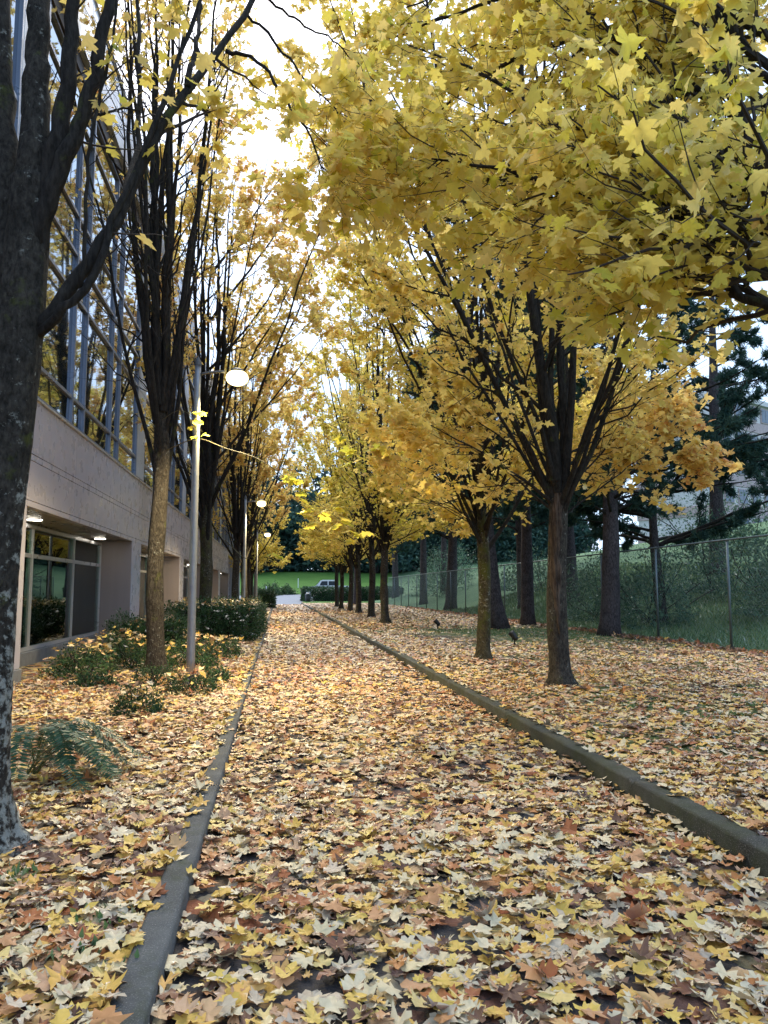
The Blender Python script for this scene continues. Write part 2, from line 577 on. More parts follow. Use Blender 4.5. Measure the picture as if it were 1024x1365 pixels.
grid('road', np.linspace(-30, 11, 30), np.concatenate([np.linspace(80.98, 94, 12), np.linspace(95, 112, 14)]), lambda x, y: far_rise(y) + 0.004, 'pale asphalt')
grid('verge', np.linspace(2.9, 10.9, 8), np.linspace(86, 94.5, 8), lambda x, y: zlawn(x, y) + 0.012, 'bright lawn')
grid('far_lawn', np.linspace(-60, 26, 40), np.linspace(111.9, 320, 60), lambda x, y: far_rise(y) + 0.012 + 0.12 * vnoise(x, y, 0.15), 'bright lawn')


def kerb(name, x0, x1, ztop, zbot, y0, y1, mat, amp):
    ys = np.concatenate([np.arange(y0, 14, 0.045), np.arange(14, 40, 0.4), np.arange(40, y1, 1.5), [y1]])
    prof = [(x0, zbot), (x0, ztop - 0.018), (x0 + 0.006, ztop - 0.006), (x0 + 0.02, ztop), ((x0 + x1) / 2, ztop + 0.002), (x1 - 0.02, ztop), (x1 - 0.006, ztop - 0.006), (x1, ztop - 0.018), (x1, zbot)]
    co = []
    for i, (px, pz) in enumerate(prof):
        e = amp * (np.sin(ys * 7.1 + i) + np.sin(ys * 17.3 + 2 * i) * 0.6 + rng.normal(0, 0.5, len(ys)))
        dip = np.where(np.abs((ys + 0.7) % 3.0) < 0.045, 0.022, 0.0) if pz > ztop - 0.03 else 0
        wv = 0.012 * np.sin(ys * 0.35 + x0)
        co.append(np.stack([px + e * 0.6 + wv, ys, pz + (e - dip if i not in (0, 8) else 0 * ys)], -1))
    co = np.stack(co, 1)                                       # (ny, 9, 3)
    ny, k = len(ys), len(prof)
    i, j = np.meshgrid(np.arange(k - 1), np.arange(ny - 1))
    a = (j * k + i).ravel()
    q = np.stack([a, a + k, a + k + 1, a + 1], -1)
    o = link(name, raw_mesh(name, co.reshape(-1, 3), quads=q, smooth=True), M[mat])
    tag(o, kind='structure')
    return o


kerb('low_kerb', X_L0, X_L1, 0.105, -0.1, -4, 80, 'kerb concrete', 0.0022)
kerb('mossy_kerb', X_R0, X_R1, 0.168, -0.1, -4, 85, 'mossy concrete', 0.0030)

# ------------------------------------------------------------------ leaf shapes
H0 = [(0, 0), (0.15, -0.10), (0.40, -0.09), (0.30, 0.08), (0.44, 0.17), (0.62, 0.41), (0.42, 0.43), (0.21, 0.46), (0.30, 0.62), (0.27, 0.75), (0.12, 0.77), (0, 1.0)]
H1 = [(0, 0), (0.38, -0.08), (0.29, 0.12), (0.60, 0.41), (0.21, 0.46), (0.28, 0.70), (0, 1.0)]
H2 = [(0, 0.0), (0.42, 0.0), (0.54, 0.42), (0.20, 0.50), (0, 1.0)]


def star(h):
    right = [(x, y) for x, y in h]
    left = [(-x, y) for x, y in h[-2:0:-1]]
    p = np.array([(0, 0.32)] + right + left, float)
    m = len(p) - 1
    t = np.array([(0, 1 + i, 1 + (i + 1) % m) for i in range(m)])
    return p, t


LOD = [star(H0), star(H1), star(H2)]
OVAL = (np.array([(0, 0), (0.24, 0.45), (0, 1), (-0.24, 0.45)], float), np.array([(0, 1, 2), (0, 2, 3)]))


def leaf_arrays(pos, tip, nrm, size, shape, fold=0.15, curl=0.25, rough=0.05, worn=0.0):
    p, t = shape
    N, V = len(pos), len(p)
    T = norm(tip)
    B = norm(np.cross(T, nrm))
    Nn = np.cross(B, T)
    x = p[None, :, 0] * rng.uniform(0.85, 1.12, (N, 1)) * (1 + rng.normal(0, 0.07, (N, V)))
    y = p[None, :, 1] * (1 + rng.normal(0, 0.05, (N, V)))
    if worn:
        worn = worn * 0.8
        # old leaves: lobes of unequal length, narrowed and rolled ones among flat ones
        k_ = np.exp(rng.normal(0, worn, (N, V))); k_[:, 0] = 1
        x = x * k_ * np.exp(-np.abs(rng.normal(0, 2.2 * worn, (N, 1)))); y = 0.32 + (y - 0.32) * k_
    fo = rng.normal(fold, abs(fold) + 0.1, (N, 1))
    cu = rng.normal(curl * 0.3, curl, (N, 1))
    if worn:
        m_ = rng.uniform(0, 1, (N, 1)) < 0.16
        cu = np.clip(np.where(m_, cu * 2.0, cu), -0.5, 0.6); fo = np.clip(np.where(m_, fo * 2 + 0.2, fo), -0.4, 0.7)
    z = fo * np.abs(x) + cu * (x * x + (y - 0.32) ** 2) + rng.normal(0, rough, (N, V))
    s = np.asarray(size)[:, None]
    co = pos[:, None] + (s * x)[..., None] * B[:, None] + (s * y)[..., None] * T[:, None] + (s * z)[..., None] * Nn[:, None]
    tr = (np.arange(N) * V)[:, None, None] + t[None]
    return co.reshape(-1, 3), tr.reshape(-1, 3), V


def leaves(name, parts, mat, parent=None, kind='stuff'):
    """parts: list of (co, tris, tone per vertex)"""
    n0, co, tr, to = 0, [], [], []
    for c, t, o in parts:
        co.append(c); tr.append(t + n0); to.append(o); n0 += len(c)
    me = raw_mesh(name, np.concatenate(co), tris=np.concatenate(tr), smooth=True, attrs={'tone': np.concatenate(to)})
    o = link(name, me, M[mat], parent)
    if kind: o['kind'] = kind
    return o


def leaf_part(pos, tip, nrm, size, tone, shape, **k):
    co, t, V = leaf_arrays(pos, tip, nrm, size, shape, **k)
    return co, t, np.repeat(tone, V)


def rand_dirs(N):
    return norm(rng.normal(0, 1, (N, 3)))


def hang_dirs(N, droop=(0.1, 1.3), roll=0.55):
    a = rng.uniform(0, 2 * math.pi, N)
    tip = np.stack([np.cos(a), np.sin(a), -rng.uniform(*droop, N)], -1)
    up = np.stack([rng.normal(0, roll, N), rng.normal(0, roll, N), np.ones(N)], -1)
    return norm(tip), norm(up)


# ------------------------------------------------------------------ the office building
B = empty('office_building', (FX, 12.2, 0), 'long two storey office building with mauve panels and a tall grid of mirror windows', 'building')
OFF = Vector((FX, 12.2, 0))


def bpart(mb, name, mat, parent=B, smooth=False):
    for a in mb.v:
        a -= np.array([FX, 12.2, 0])
    return mb.build(name, M[mat], parent, smooth)


MOD, PW = 10.4, 1.35
piers = [11.55 + MOD * k for k in range(-1, 6)]
BY0, BY1 = piers[0], piers[-1] + PW
rows = [4.68, 5.22, 7.24, 8.07, 8.87, 10.85, 11.50]
frac = [0, 0.265, 0.365, 0.635, 0.735, 1.0]
for k, py in enumerate(piers):
    bpart(MB().box(FX - 0.93, FX, py, py + PW, 0.28, 2.85, 0.01), 'pier', 'mauve panel')
    bpart(MB().box(FX - 0.9, FX + 0.03, py - 0.02, py + PW + 0.02, -0.1, 0.28, 0.01), 'plinth', 'plinth concrete')
    for z0, z1 in ((4.70, 7.18), (7.19, 8.80), (8.81, 11.52)):
        bpart(MB().box(FX - 0.25, FX + 0.02, py + 0.10, py + PW - 0.10, z0, z1, 0.012), 'column_cover', 'pale panel')
    # panels of the fascia across this pier
    for z0, z1 in ((2.85, 2.945), (2.955, 3.60), (3.61, 3.71), (3.72, 4.62)):
        bpart(MB().box(FX - 0.14, FX + 0.0, py + 0.004, py + PW - 0.004, z0, z1, 0.004), 'fascia_panel', 'mauve panel')
for k in range(len(piers) - 1):
    y0, y1 = piers[k] + PW, piers[k + 1]
    near = k < 3
    ys = [y0 + f * (y1 - y0) for f in frac]
    for a, b in zip(ys[:-1], ys[1:]):
        if b - a < 1.0: continue
    cuts = [ys[0], (ys[1] + ys[2]) / 2, (ys[3] + ys[4]) / 2, ys[5]]
    for a, b in zip(cuts[:-1], cuts[1:]):
        for z0, z1 in ((2.85, 2.945), (2.955, 3.60), (3.61, 3.71), (3.72, 4.62)):
            bpart(MB().box(FX - 0.14, FX + 0.0, a + 0.004, b - 0.004, z0, z1, 0.004), 'fascia_panel', 'mauve panel')
    # upper window: frame with mullions and transoms, panes
    wy0, wy1 = y0 - 0.06, y1 + 0.06
    yl = [wy0 + f * (wy1 - wy0) for f in frac]
    fr = MB()
    for yy in (yl[0], yl[-1]):
        fr.box(FX - 0.20, FX + 0.018, yy - 0.04, yy + 0.04, 4.657, 11.54)
    for zz in (rows[0], rows[-1]):
        fr.box(FX - 0.19, FX + 0.008, yl[0] + 0.04, yl[-1] - 0.04, zz - 0.02, zz + 0.03)
    win = bpart(fr, 'window', 'window metal')
    for yy in yl[1:-1]:
        bpart(MB().box(FX - 0.198, FX + 0.016, yy - 0.035, yy + 0.035, rows[0] + 0.02, rows[-1] - 0.01), 'mullion', 'window metal', win)
    for zz in rows[1:-1]:
        bpart(MB().box(FX - 0.185, FX + 0.004, yl[0] + 0.03, yl[-1] - 0.03, zz - 0.032, zz + 0.032), 'transom', 'window metal', win)
    for a, b in zip(yl[:-1], yl[1:]):
        for z0, z1 in zip(rows[:-1], rows[1:]):
            tl = rng.normal(0, 0.004)
            m = MB()
            m.box(FX - 0.060, FX - 0.042, a + 0.036, b - 0.036, z0 + 0.033, z1 - 0.033)
            m.v[0][m.v[0][:, 2] > (z0 + z1) / 2, 0] += tl
            bpart(m, 'pane', 'mirror glass', win)
    # ground floor recess
    gl = [y0 + 0.03, y0 + 0.345 * (y1 - y0), y0 + 0.69 * (y1 - y0), y1 - 0.03]
    gw = MB()
    for yy in (gl[0], gl[-1]):
        gw.box(GX - 0.06, GX + 0.05, yy - 0.03, yy + 0.03, 0.34, 2.785)
    for zz in (0.37, 2.75):
        gw.box(GX - 0.055, GX + 0.045, gl[0] + 0.03, gl[-1] - 0.03, zz - 0.035, zz + 0.035)
    gwin = bpart(gw, 'ground_window', 'pale metal')
    for yy in gl[1:-1]:
        bpart(MB().box(GX - 0.058, GX + 0.048, yy - 0.03, yy + 0.03, 0.40, 2.72), 'mullion', 'pale metal', gwin)
    bpart(MB().box(GX - 0.05, GX + 0.04, gl[0] + 0.02, gl[-1] - 0.02, 2.14, 2.22), 'transom', 'pale metal', gwin)
    for a, b in zip(gl[:-1], gl[1:]):
        for z0, z1 in ((0.405, 2.14), (2.22, 2.715)):
            bpart(MB().box(GX - 0.01, GX + 0.01, a + 0.031, b - 0.031, z0, z1), 'pane', 'clear glass', gwin)
    bpart(MB().box(GX - 0.10, GX + 0.14, y0, y1, 0.06, 0.33, 0.01), 'window_sill', 'plinth concrete')
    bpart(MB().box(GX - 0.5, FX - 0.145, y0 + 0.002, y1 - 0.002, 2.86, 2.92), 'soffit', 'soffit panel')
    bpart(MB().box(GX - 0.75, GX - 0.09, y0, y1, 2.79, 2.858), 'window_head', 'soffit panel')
    # end walls of the recess
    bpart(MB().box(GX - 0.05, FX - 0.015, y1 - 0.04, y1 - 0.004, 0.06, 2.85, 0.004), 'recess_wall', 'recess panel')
    for yy in (y0 + 0.28 * (y1 - y0), y0 + 0.885 * (y1 - y0)):
        th = np.linspace(0, 2 * math.pi, 17)[:-1]
        rg = MB().tubes(np.array([[(GX + 0.22, yy, 2.845), (GX + 0.22, yy, 2.858)]]), np.array([[0.16, 0.16]]), 20)
        dl = bpart(rg, 'downlight', 'pale metal')
        bpart(MB().tubes(np.array([[(GX + 0.22, yy, 2.835), (GX + 0.22, yy, 2.844)]]), np.array([[0.135, 0.135]]), 20), 'lens', 'downlight glow', dl)
    # the lit room behind
    bpart(MB().box(-10.0, GX - 0.10, y0 - 0.3, y1 + 0.3, 0.05, 0.09), 'room_floor', 'interior floor')
    bpart(MB().box(-10.0, GX - 0.76, y0 - 0.3, y1 + 0.3, 2.80, 2.86), 'room_ceiling', 'interior ceiling')
    rw = MB().box(-10.1, -9.95, y0 - 0.3, y1 + 0.3, 0.091, 2.798)
    rw.box(-9.94, GX - 0.14, y1 + 0.05, y1 + 0.2, 0.091, 2.798).box(-9.94, GX - 0.14, y0 - 0.2, y0 - 0.05, 0.091, 2.798)
    bpart(rw, 'room_wall', 'interior wall')
    if near:
        bpart(MB().box(GX - 0.35, GX - 0.30, gl[2] + 0.04, gl[3] - 0.06, 0.41, 2.15), 'blind', 'blind fabric')
        bpart(MB().box(GX - 0.62, GX - 0.40, gl[2] - 0.62, gl[2] - 0.10, 0.41, 2.5), 'curtain', 'blind fabric')
        desk = MB().box(-7.6, -6.2, y0 + 2.2, y0 + 4.6, 0.78, 0.82).box(-7.5, -7.45, y0 + 2.3, y0 + 4.5, 0.1, 0.779).box(-6.35, -6.3, y0 + 2.3, y0 + 4.5, 0.1, 0.779)
        bpart(desk, 'desk', 'interior wall')
    for i, xx in enumerate((-5.65, -7.2)):
        for yy in (y0 + 0.3 * (y1 - y0), y0 + 0.72 * (y1 - y0)):
            ho = bpart(MB().box(xx - 0.18, xx + 0.18, yy - 0.75, yy + 0.75, 2.62, 2.69), 'ceiling_lamp', 'pale metal')
            bpart(MB().box(xx - 0.14, xx + 0.14, yy - 0.72, yy + 0.72, 2.605, 2.619), 'lamp_tube', 'office tube', ho)
# continuous bands
bpart(MB().box(FX - 0.21, FX + 0.04, BY0, BY1, 4.622, 4.655, 0.005), 'sill_flashing', 'pale metal')
bpart(MB().box(FX - 0.30, FX - 0.142, BY0, BY1, 2.93, 4.62), 'fascia_backing', 'joint gap')
bpart(MB().box(FX - 0.60, FX - 0.28, BY0 + 0.05, BY1 - 0.05, 4.66, 11.9), 'inner_wall', 'joint gap')
bpart(MB().box(FX - 0.30, FX + 0.05, BY0, BY1, 11.55, 11.86), 'window_head_band', 'dark head')  # shade below the jutting parapet is put into the band's dark brown
ym = BY0
while ym < BY1 - 0.1:
    y2 = min(ym + MOD / 3, BY1)
    for z0, z1 in ((11.87, 12.62), (12.63, 13.36)):
        bpart(MB().box(FX - 0.35, FX + 0.16, ym + 0.006, y2 - 0.006, z0, z1, 0.006), 'parapet_panel', 'pale panel')
    ym = y2
bpart(MB().box(FX - 0.5, FX + 0.2, BY0, BY1, 13.362, 13.43, 0.01), 'coping', 'pale metal')
bpart(MB().box(-20, FX - 0.51, BY0 + 0.1, BY1 - 0.1, 12.9, 13.1), 'roof', 'dark head')
bpart(MB().box(-20, -10.2, BY0 + 0.1, BY1 - 0.1, 0.0, 12.89), 'rear_block', 'mauve panel')
bpart(MB().box(-20, -4.62, BY0 - 0.1, BY0 + 0.09, 0.0, 12.89), 'side_wall', 'mauve panel')
# projecting stair wall at the far end
for i in range(7):
    z0 = 0.02 + i * 1.75
    bpart(MB().box(-9, -3.35, BY1 + 0.02, BY1 + 4.0, z0, z0 + 1.738, 0.01), 'end_wall_panel', 'pale panel')

# ------------------------------------------------------------------ lamp posts
def lamp_post(y, label):
    o = empty('lamp_post', (-1.30, y, 0.08), label, 'street lamp', 'lamp posts along the planting bed')
    zz = np.linspace(0, 4.95, 14)
    MB().tubes(np.stack([0 * zz, 0 * zz, zz], -1), 0.066 - 0.018 * zz / 4.95, 16).build('pole', M['pole metal'], o, True)
    MB().tubes(np.array([(0, 0, 0), (0, 0, 0.02), (0, 0, 0.025), (0, 0, 0.10)]), np.array([0.14, 0.14, 0.09, 0.08]), 16).build('base_plate', M['pole metal'], o)
    MB().tubes(np.array([(0, 0, 4.94), (0, 0, 5.0), (0, 0, 5.10)]), np.array([0.06, 0.05, 0.004]), 12).build('finial', M['lamp housing'], o)
    MB().tubes(spline([(0.03, 0, 4.80), (0.2, 0, 4.84), (0.42, 0, 4.86)], 6), np.full(6, 0.022), 8).build('arm', M['lamp housing'], o, True)
    hd = MB().tubes(np.array([(0.61, 0, 4.855), (0.61, 0, 4.87), (0.61, 0, 4.90), (0.61, 0, 4.92)]), np.array([0.115, 0.12, 0.09, 0.05]), 20).build('lamp_head', M['lamp housing'], o, True)
    a = np.linspace(-math.pi / 2 * 0.8, math.pi / 2, 12)
    MB().tubes(np.stack([0 * a + 0.61, 0 * a, 4.765 - 0.125 * np.sin(a)], -1), np.maximum(0.175 * np.cos(a), 0.004), 22).build('lamp_bowl', M['lamp glow'], hd, True)
    ld = bpy.data.lights.new('lamp_light', 'SPOT')
    ld.energy = 460
    ld.spot_size = math.radians(150)
    ld.spot_blend = 0.6
    ld.color = (1.0, 0.80, 0.42)
    ld.shadow_soft_size = 0.12
    lo = bpy.data.objects.new('lamp_light', ld)
    C.objects.link(lo)
    lo.parent = o
    lo.location = (0.61, 0, 4.50)
    return o


lamp_post(12.1, 'nearest grey lamp post with its lamp lit, beside the low shrubs')
lamp_post(30.0, 'lit lamp post farther down the path, second from the camera')
lamp_post(47.0, 'lit lamp post farthest down the path, smallest of the lamps')

# ------------------------------------------------------------------ maple trees
def grow(p0, az, t0, t1, L, n, wob=0.05):
    """centre lines of limbs: start points, azimuths, tilt from vertical at start and end, lengths"""
    p0 = np.atleast_2d(p0); Bn = len(p0)
    az = np.broadcast_to(az, (Bn,)).astype(float); s = np.linspace(0, 1, n)
    tilt = t0[:, None] + (t1 - t0)[:, None] * s[None] ** 0.8
    a = az[:, None] + np.cumsum(rng.normal(0, wob, (Bn, n)), 1)
    dv = np.stack([np.sin(tilt) * np.cos(a), np.sin(tilt) * np.sin(a), np.cos(tilt)], -1)
    dv += rng.normal(0, wob, dv.shape)
    step = (L / (n - 1))[:, None, None]
    P = np.concatenate([np.zeros((Bn, 1, 3)), np.cumsum(dv[:, 1:] * step, 1)], 1)
    return p0[:, None] + P


def pick(P, R, s):
    """points, tangents and radii at fraction s on lines P[idx]"""
    n = P.shape[1]
    f = s * (n - 1); i = np.minimum(f.astype(int), n - 2); fr = (f - i)[:, None]
    k = np.arange(len(P))
    a, b = P[k, i], P[k, i + 1]
    return a + (b - a) * fr, norm(b - a), R[k, i] * (1 - fr[:, 0]) + R[k, i + 1] * fr[:, 0]


def branch_off(P, R, per, smin, smax, L0, L1, div, n, lift, rscale=0.55, out=0.5):
    """children of every line in P"""
    idx = np.repeat(np.arange(len(P)), per)
    s = rng.uniform(smin, smax, len(idx))
    p, t, r = pick(P[idx], R[idx], s)
    side = rng.normal(0, 1, (len(idx), 3))
    hor = P[idx, -1] - P[idx, 0]; hor[:, 2] = 0
    side += out * norm(hor)
    side -= (side * t).sum(1, keepdims=True) * t
    side = norm(side)
    dv = rng.uniform(div[0], div[1], len(idx))[:, None]
    d0 = norm(t * np.cos(dv) + side * np.sin(dv))
    Ln = rng.uniform(L0, L1, len(idx)) * (1.15 - 0.6 * s)
    q = np.linspace(0, 1, n)[None, :, None]
    up = np.array([0, 0, 1.0])
    Pn = p[:, None] + Ln[:, None, None] * (d0[:, None] * q + lift * up * q ** 2 * 0.5)
    Pn[:, 1:] += rng.normal(0, 0.02, (len(idx), n - 1, 3)) * Ln[:, None, None]
    r0 = np.minimum(r * rscale, 0.012 + Ln * 0.010)
    Rn = r0[:, None] * (1 - 0.75 * np.linspace(0, 1, n)[None])
    return Pn, Rn, idx


def maple(o, seed, H, hf, r0, nst, tilt, tend, nleaf, lod, lsize, tone, low=0, trunk_mat='maple bark', sec=9, tw=5, bare=0.0, lean=(0, 0), rmax=3.3, rings=12, big=None, filt=None, az0=None, forkmin=0.72, core=0.4, arch=()):
    """trunk, limbs, twigs and foliage under the empty o (local coordinates)"""
    global rng
    keep = rng
    rng = np.random.default_rng(seed)
    # trunk with flare
    nt_ = 26
    z = np.linspace(-0.12, hf * 1.12, nt_)
    f = np.clip(z / hf, 0, 1)
    x = lean[0] * f + 0.03 * np.sin(z * 1.7 + seed); y = lean[1] * f + 0.03 * np.sin(z * 1.3 + 2 * seed)
    r = r0 * (1 + 0.55 * np.exp(-np.clip(z, 0, 9) / 0.12) - 0.16 * f + 0.10 * np.clip(f - 0.7, 0, 1)) * (1 + 0.03 * np.sin(z * 5 + seed)) * (1 - 0.7 * np.clip((z / hf - 0.97) / 0.15, 0, 1))
    V, q, t = tube_arrays(np.stack([x, y, z], -1)[None], r[None], 22, True)
    a = np.tile(np.arange(22) * 2 * math.pi / 22, nt_)
    zz = np.repeat(z, 22)
    bump = 0.05 * np.sin(3 * a + seed + zz * 0.6) + 0.035 * np.sin(5 * a + 2 * seed - zz) + 0.22 * np.exp(-np.clip(zz, 0, 9) / 0.10) * np.maximum(np.sin(4 * a + seed), 0) + rng.normal(0, 0.012, len(a))
    c = np.repeat(np.stack([x, y, z], -1), 22, 0)
    V = c + (V - c) * (1 + bump)[:, None]
    link('trunk', raw_mesh('trunk', V, t, q, True), M[trunk_mat], o)
    top = np.array([x[-1], y[-1], z[-1]])
    # main ascending limbs
    az = (az0 if az0 is not None else seed * 1.1) + np.arange(nst) * 2.39996 + rng.normal(0, 0.25, nst)
    hs = hf * np.linspace(forkmin, 1.08, nst); rng.shuffle(hs)
    t0 = rng.uniform(*tilt, nst); t1 = rng.uniform(*tend, nst)
    nc = max(3, int(nst * core))
    t0[:nc] = rng.uniform(0.03, 0.13, nc); t1[:nc] = rng.uniform(-0.02, 0.07, nc)
    hs[:nc] = hf * rng.uniform(0.98, 1.1, nc); hs[0] = hf * 1.08
    p0 = np.stack([np.interp(hs, z, x), np.interp(hs, z, y), hs], -1)
    p0[:, :2] += 0.45 * r0 * np.stack([np.cos(az), np.sin(az)], -1)
    Ls = (H - hs) * rng.uniform(0.72, 1.0, nst)
    P = grow(p0, az, t0, t1, Ls, 14, 0.06)
    rb = r0 * rng.uniform(0.20, 0.34, nst); rb[:nc] = r0 * rng.uniform(0.34, 0.5, nc); rb[0] = r0 * 0.62
    R = rb[:, None] * (1 - 0.9 * np.linspace(0, 1, 14)[None] ** 0.9)
    R[:, 0] *= 1.35
    if low:
        azl = (az0 or 0) + rng.uniform(0, 2 * math.pi, low)
        hl = hf * rng.uniform(0.8, 1.25, low)
        pl = np.stack([np.interp(hl, z, x), np.interp(hl, z, y), hl], -1)
        Pl = grow(pl, azl, rng.uniform(0.75, 1.1, low), rng.uniform(0.9, 1.35, low), rng.uniform(2.2, 3.4, low), 14, 0.05)
        Rl = (r0 * rng.uniform(0.12, 0.2, low))[:, None] * (1 - 0.85 * np.linspace(0, 1, 14)[None])
        P = np.concatenate([P, Pl]); R = np.concatenate([R, Rl])
    if arch:
        A = np.array(arch)
        pa_ = np.stack([np.full(len(A), x[-1]), np.full(len(A), y[-1]), A[:, 4]], -1)
        P = np.concatenate([P, grow(pa_, A[:, 0], A[:, 1], A[:, 2], A[:, 3], 14, 0.06)])
        R = np.concatenate([R, np.full((len(A), 1), 0.045) * (1 - 0.88 * np.linspace(0, 1, 14)[None])])
    P2, R2, i2 = branch_off(P, R, sec, 0.10, 0.97, 1.0, 2.3, (0.35, 0.9), 7, 0.25)
    P3, R3, i3 = branch_off(P2, R2, tw, 0.15, 1.0, 0.35, 0.95, (0.4, 1.0), 5, 0.1)
    own = i2[i3]
    if big is None:
        for i in range(len(P)):
            s2 = i2 == i
            MB().tubes(P[i], R[i], rings, False, 0.03).tubes(P2[s2], R2[s2], 5, False).build('limb', M['branch bark'], o, True)
        tb = MB().tubes(P3, np.maximum(R3, 0.0022), 3, False).build('twigs', M['twig'], o)
        tb['kind'] = 'stuff'
    else:
        MB().tubes(P, R, rings, False, 0.03).build('limbs_mass', M['branch bark'], o, True)['kind'] = 'stuff'
        tb = MB().tubes(P2, R2, 4, False).tubes(P3, np.maximum(R3, 0.004), 3, False).build('twigs', M['twig'], o)
        tb['kind'] = 'stuff'
    # leaves on twigs and the outer half of the side branches
    na = int(nleaf * 0.72); nb = nleaf - na
    k3 = rng.integers(0, len(P3), na); pa, ta, _ = pick(P3[k3], R3[k3], rng.uniform(0.25, 1, na))
    k2 = rng.integers(0, len(P2), nb); pb, tb2, _ = pick(P2[k2], R2[k2], rng.uniform(0.45, 1, nb))
    pos = np.concatenate([pa, pb]) + rng.normal(0, 0.05, (nleaf, 3))
    rad = np.hypot(pos[:, 0], pos[:, 1])
    keepm = rng.uniform(0, 1, nleaf) < np.clip(0.02 + (rad - 0.7) / (0.5 * rmax) + np.clip((pos[:, 2] - H * 0.62) / (0.2 * H), 0, 1), 0.03, 1) - bare * np.clip(1.25 - (pos[:, 2] - hf) / (H - hf) * 1.7, 0, 1)
    pos = pos[keepm]
    wpos = pos + np.array(o.location)
    if filt is not None:
        m = filt(wpos); pos = pos[m]; wpos = wpos[m]
    N = len(pos)
    tip, up = hang_dirs(N)
    size = lsize * rng.uniform(0.65, 1.2, N)
    tn = tone(pos, N)
    leaves('foliage', [leaf_part(pos, tip, up, size, tn, LOD[lod], fold=-0.12, curl=0.25, rough=0.03)], 'maple crown leaf', o)
    rng = keep
    return P, R, P2, P3


def tone_y(c, s=0.13):
    return lambda p, N: np.clip(c + rng.normal(0, s, N) + 0.08 * np.sin(p[:, 0] * 1.1 + p[:, 2] * 0.9), 0, 1)


vis = lambda p: in_view(p, 140)
MG = 'maples lining the path'
# lawn side, the two nearest trunks
t1 = empty('maple_tree', (4.04, 10.8, 0.13), 'nearest maple trunk on the lawn side, bark torn and scarred, by the tall kerb', 'tree', MG)
maple(t1, 3, 14.5, 2.75, 0.150, 17, (0.35, 0.80), (0.10, 0.45), 21000, 1, 0.125,
      lambda p, N: np.clip(0.50 + rng.normal(0, 0.10, N) + 0.30 * np.clip((p[:, 0] - 0.6) / 2.5, 0, 1) * np.clip((9 - p[:, 2]) / 5, 0, 1), 0, 1), low=7, trunk_mat='maple bark', filt=vis, forkmin=0.86)
sz_ = np.linspace(0.75, 2.95, 46); sa = np.linspace(-1, 1, 11)
half = 0.62 * np.clip(np.minimum((sz_ - 0.7) / 0.9, (3.0 - sz_) / 0.25), 0.05, 1) * (1 + 0.22 * np.sin(sz_ * 9) + 0.12 * np.sin(sz_ * 23))
A_ = -1.95 + 0.25 * np.sin(sz_ * 2.2)[:, None] + half[:, None] * sa[None]
trk = next(ch for ch in t1.children if ch.name.startswith('trunk'))
tc_ = np.array([v_.co for v_ in trk.data.vertices]).reshape(-1, 22, 3)
cx_ = np.interp(sz_, tc_[:, :, 2].mean(1), tc_[:, :, 0].mean(1)); cy_ = np.interp(sz_, tc_[:, :, 2].mean(1), tc_[:, :, 1].mean(1))
rm_ = np.interp(sz_, tc_[:, :, 2].mean(1), np.linalg.norm(tc_ - tc_.mean(1, keepdims=True), axis=2).max(1))
rs_ = rm_[:, None] * (1.0 - 0.10 * np.abs(sa)[None] ** 2) + 0.004 + 0.012 * np.abs(np.sin(5 * sa[None] + 2 * np.sin(3 * sz_[:, None]))) + rng.normal(0, 0.0025, (46, 11))
SV = np.stack([cx_[:, None] + rs_ * np.cos(A_), cy_[:, None] + rs_ * np.sin(A_), np.repeat(sz_[:, None], 11, 1)], -1).reshape(-1, 3)
i_, j_ = np.meshgrid(np.arange(10), np.arange(45)); a_ = (j_ * 11 + i_).ravel()
bark('torn bark', (0.030, 0.021, 0.016), (0.16, 0.115, 0.09), 0.0, 0.0, 0.12)
link('bark_scar', raw_mesh('bark_scar', SV, quads=np.stack([a_, a_ + 1, a_ + 12, a_ + 11], -1), smooth=True), M['torn bark'], t1)
t2 = empty('maple_tree', (4.08, 15.1, 0.13), 'second maple trunk on the lawn side, just behind the scarred one', 'tree', MG)
maple(t2, 5, 14.5, 2.9, 0.135, 16, (0.3, 0.8), (0.10, 0.45), 20000, 1, 0.125, tone_y(0.42), low=8, trunk_mat='maple bark mossy', filt=vis, arch=[(3.14, 0.75, 0.5, 5.0, 4.4), (2.8, 0.7, 0.45, 5.2, 5.8), (3.4, 0.65, 0.45, 5.2, 7.2), (3.0, 0.6, 0.4, 5.0, 8.6)])
# building side
t3 = empty('maple_tree', (-2.08, 13.7, 0.08), 'slim grey maple between the lamp post and the recessed window', 'tree', MG)
maple(t3, 8, 16, 4.3, 0.150, 17, (0.10, 0.36), (0.04, 0.24), 6000, 1, 0.115, tone_y(0.62), trunk_mat='maple bark', bare=0.85, filt=vis, rmax=2.8, core=0.55, rings=10)
t4 = empty('maple_tree', (-2.10, 22.9, 0.08), 'mossy maple with a forked trunk right behind the nearest lamp post', 'tree', MG)
maple(t4, 11, 17, 3.9, 0.19, 19, (0.18, 0.62), (0.08, 0.42), 26000, 1, 0.125, tone_y(0.64), trunk_mat='maple bark mossy', bare=0.45, filt=vis, rmax=3.0, core=0.5, arch=[(0.0, 0.8, 0.6, 5.5, 5.0), (-0.4, 0.75, 0.5, 5.5, 6.5), (0.4, 0.7, 0.5, 5.2, 8.0), (-0.15, 0.7, 0.45, 5.0, 9.5), (0.2, 0.65, 0.5, 4.6, 11.0)])
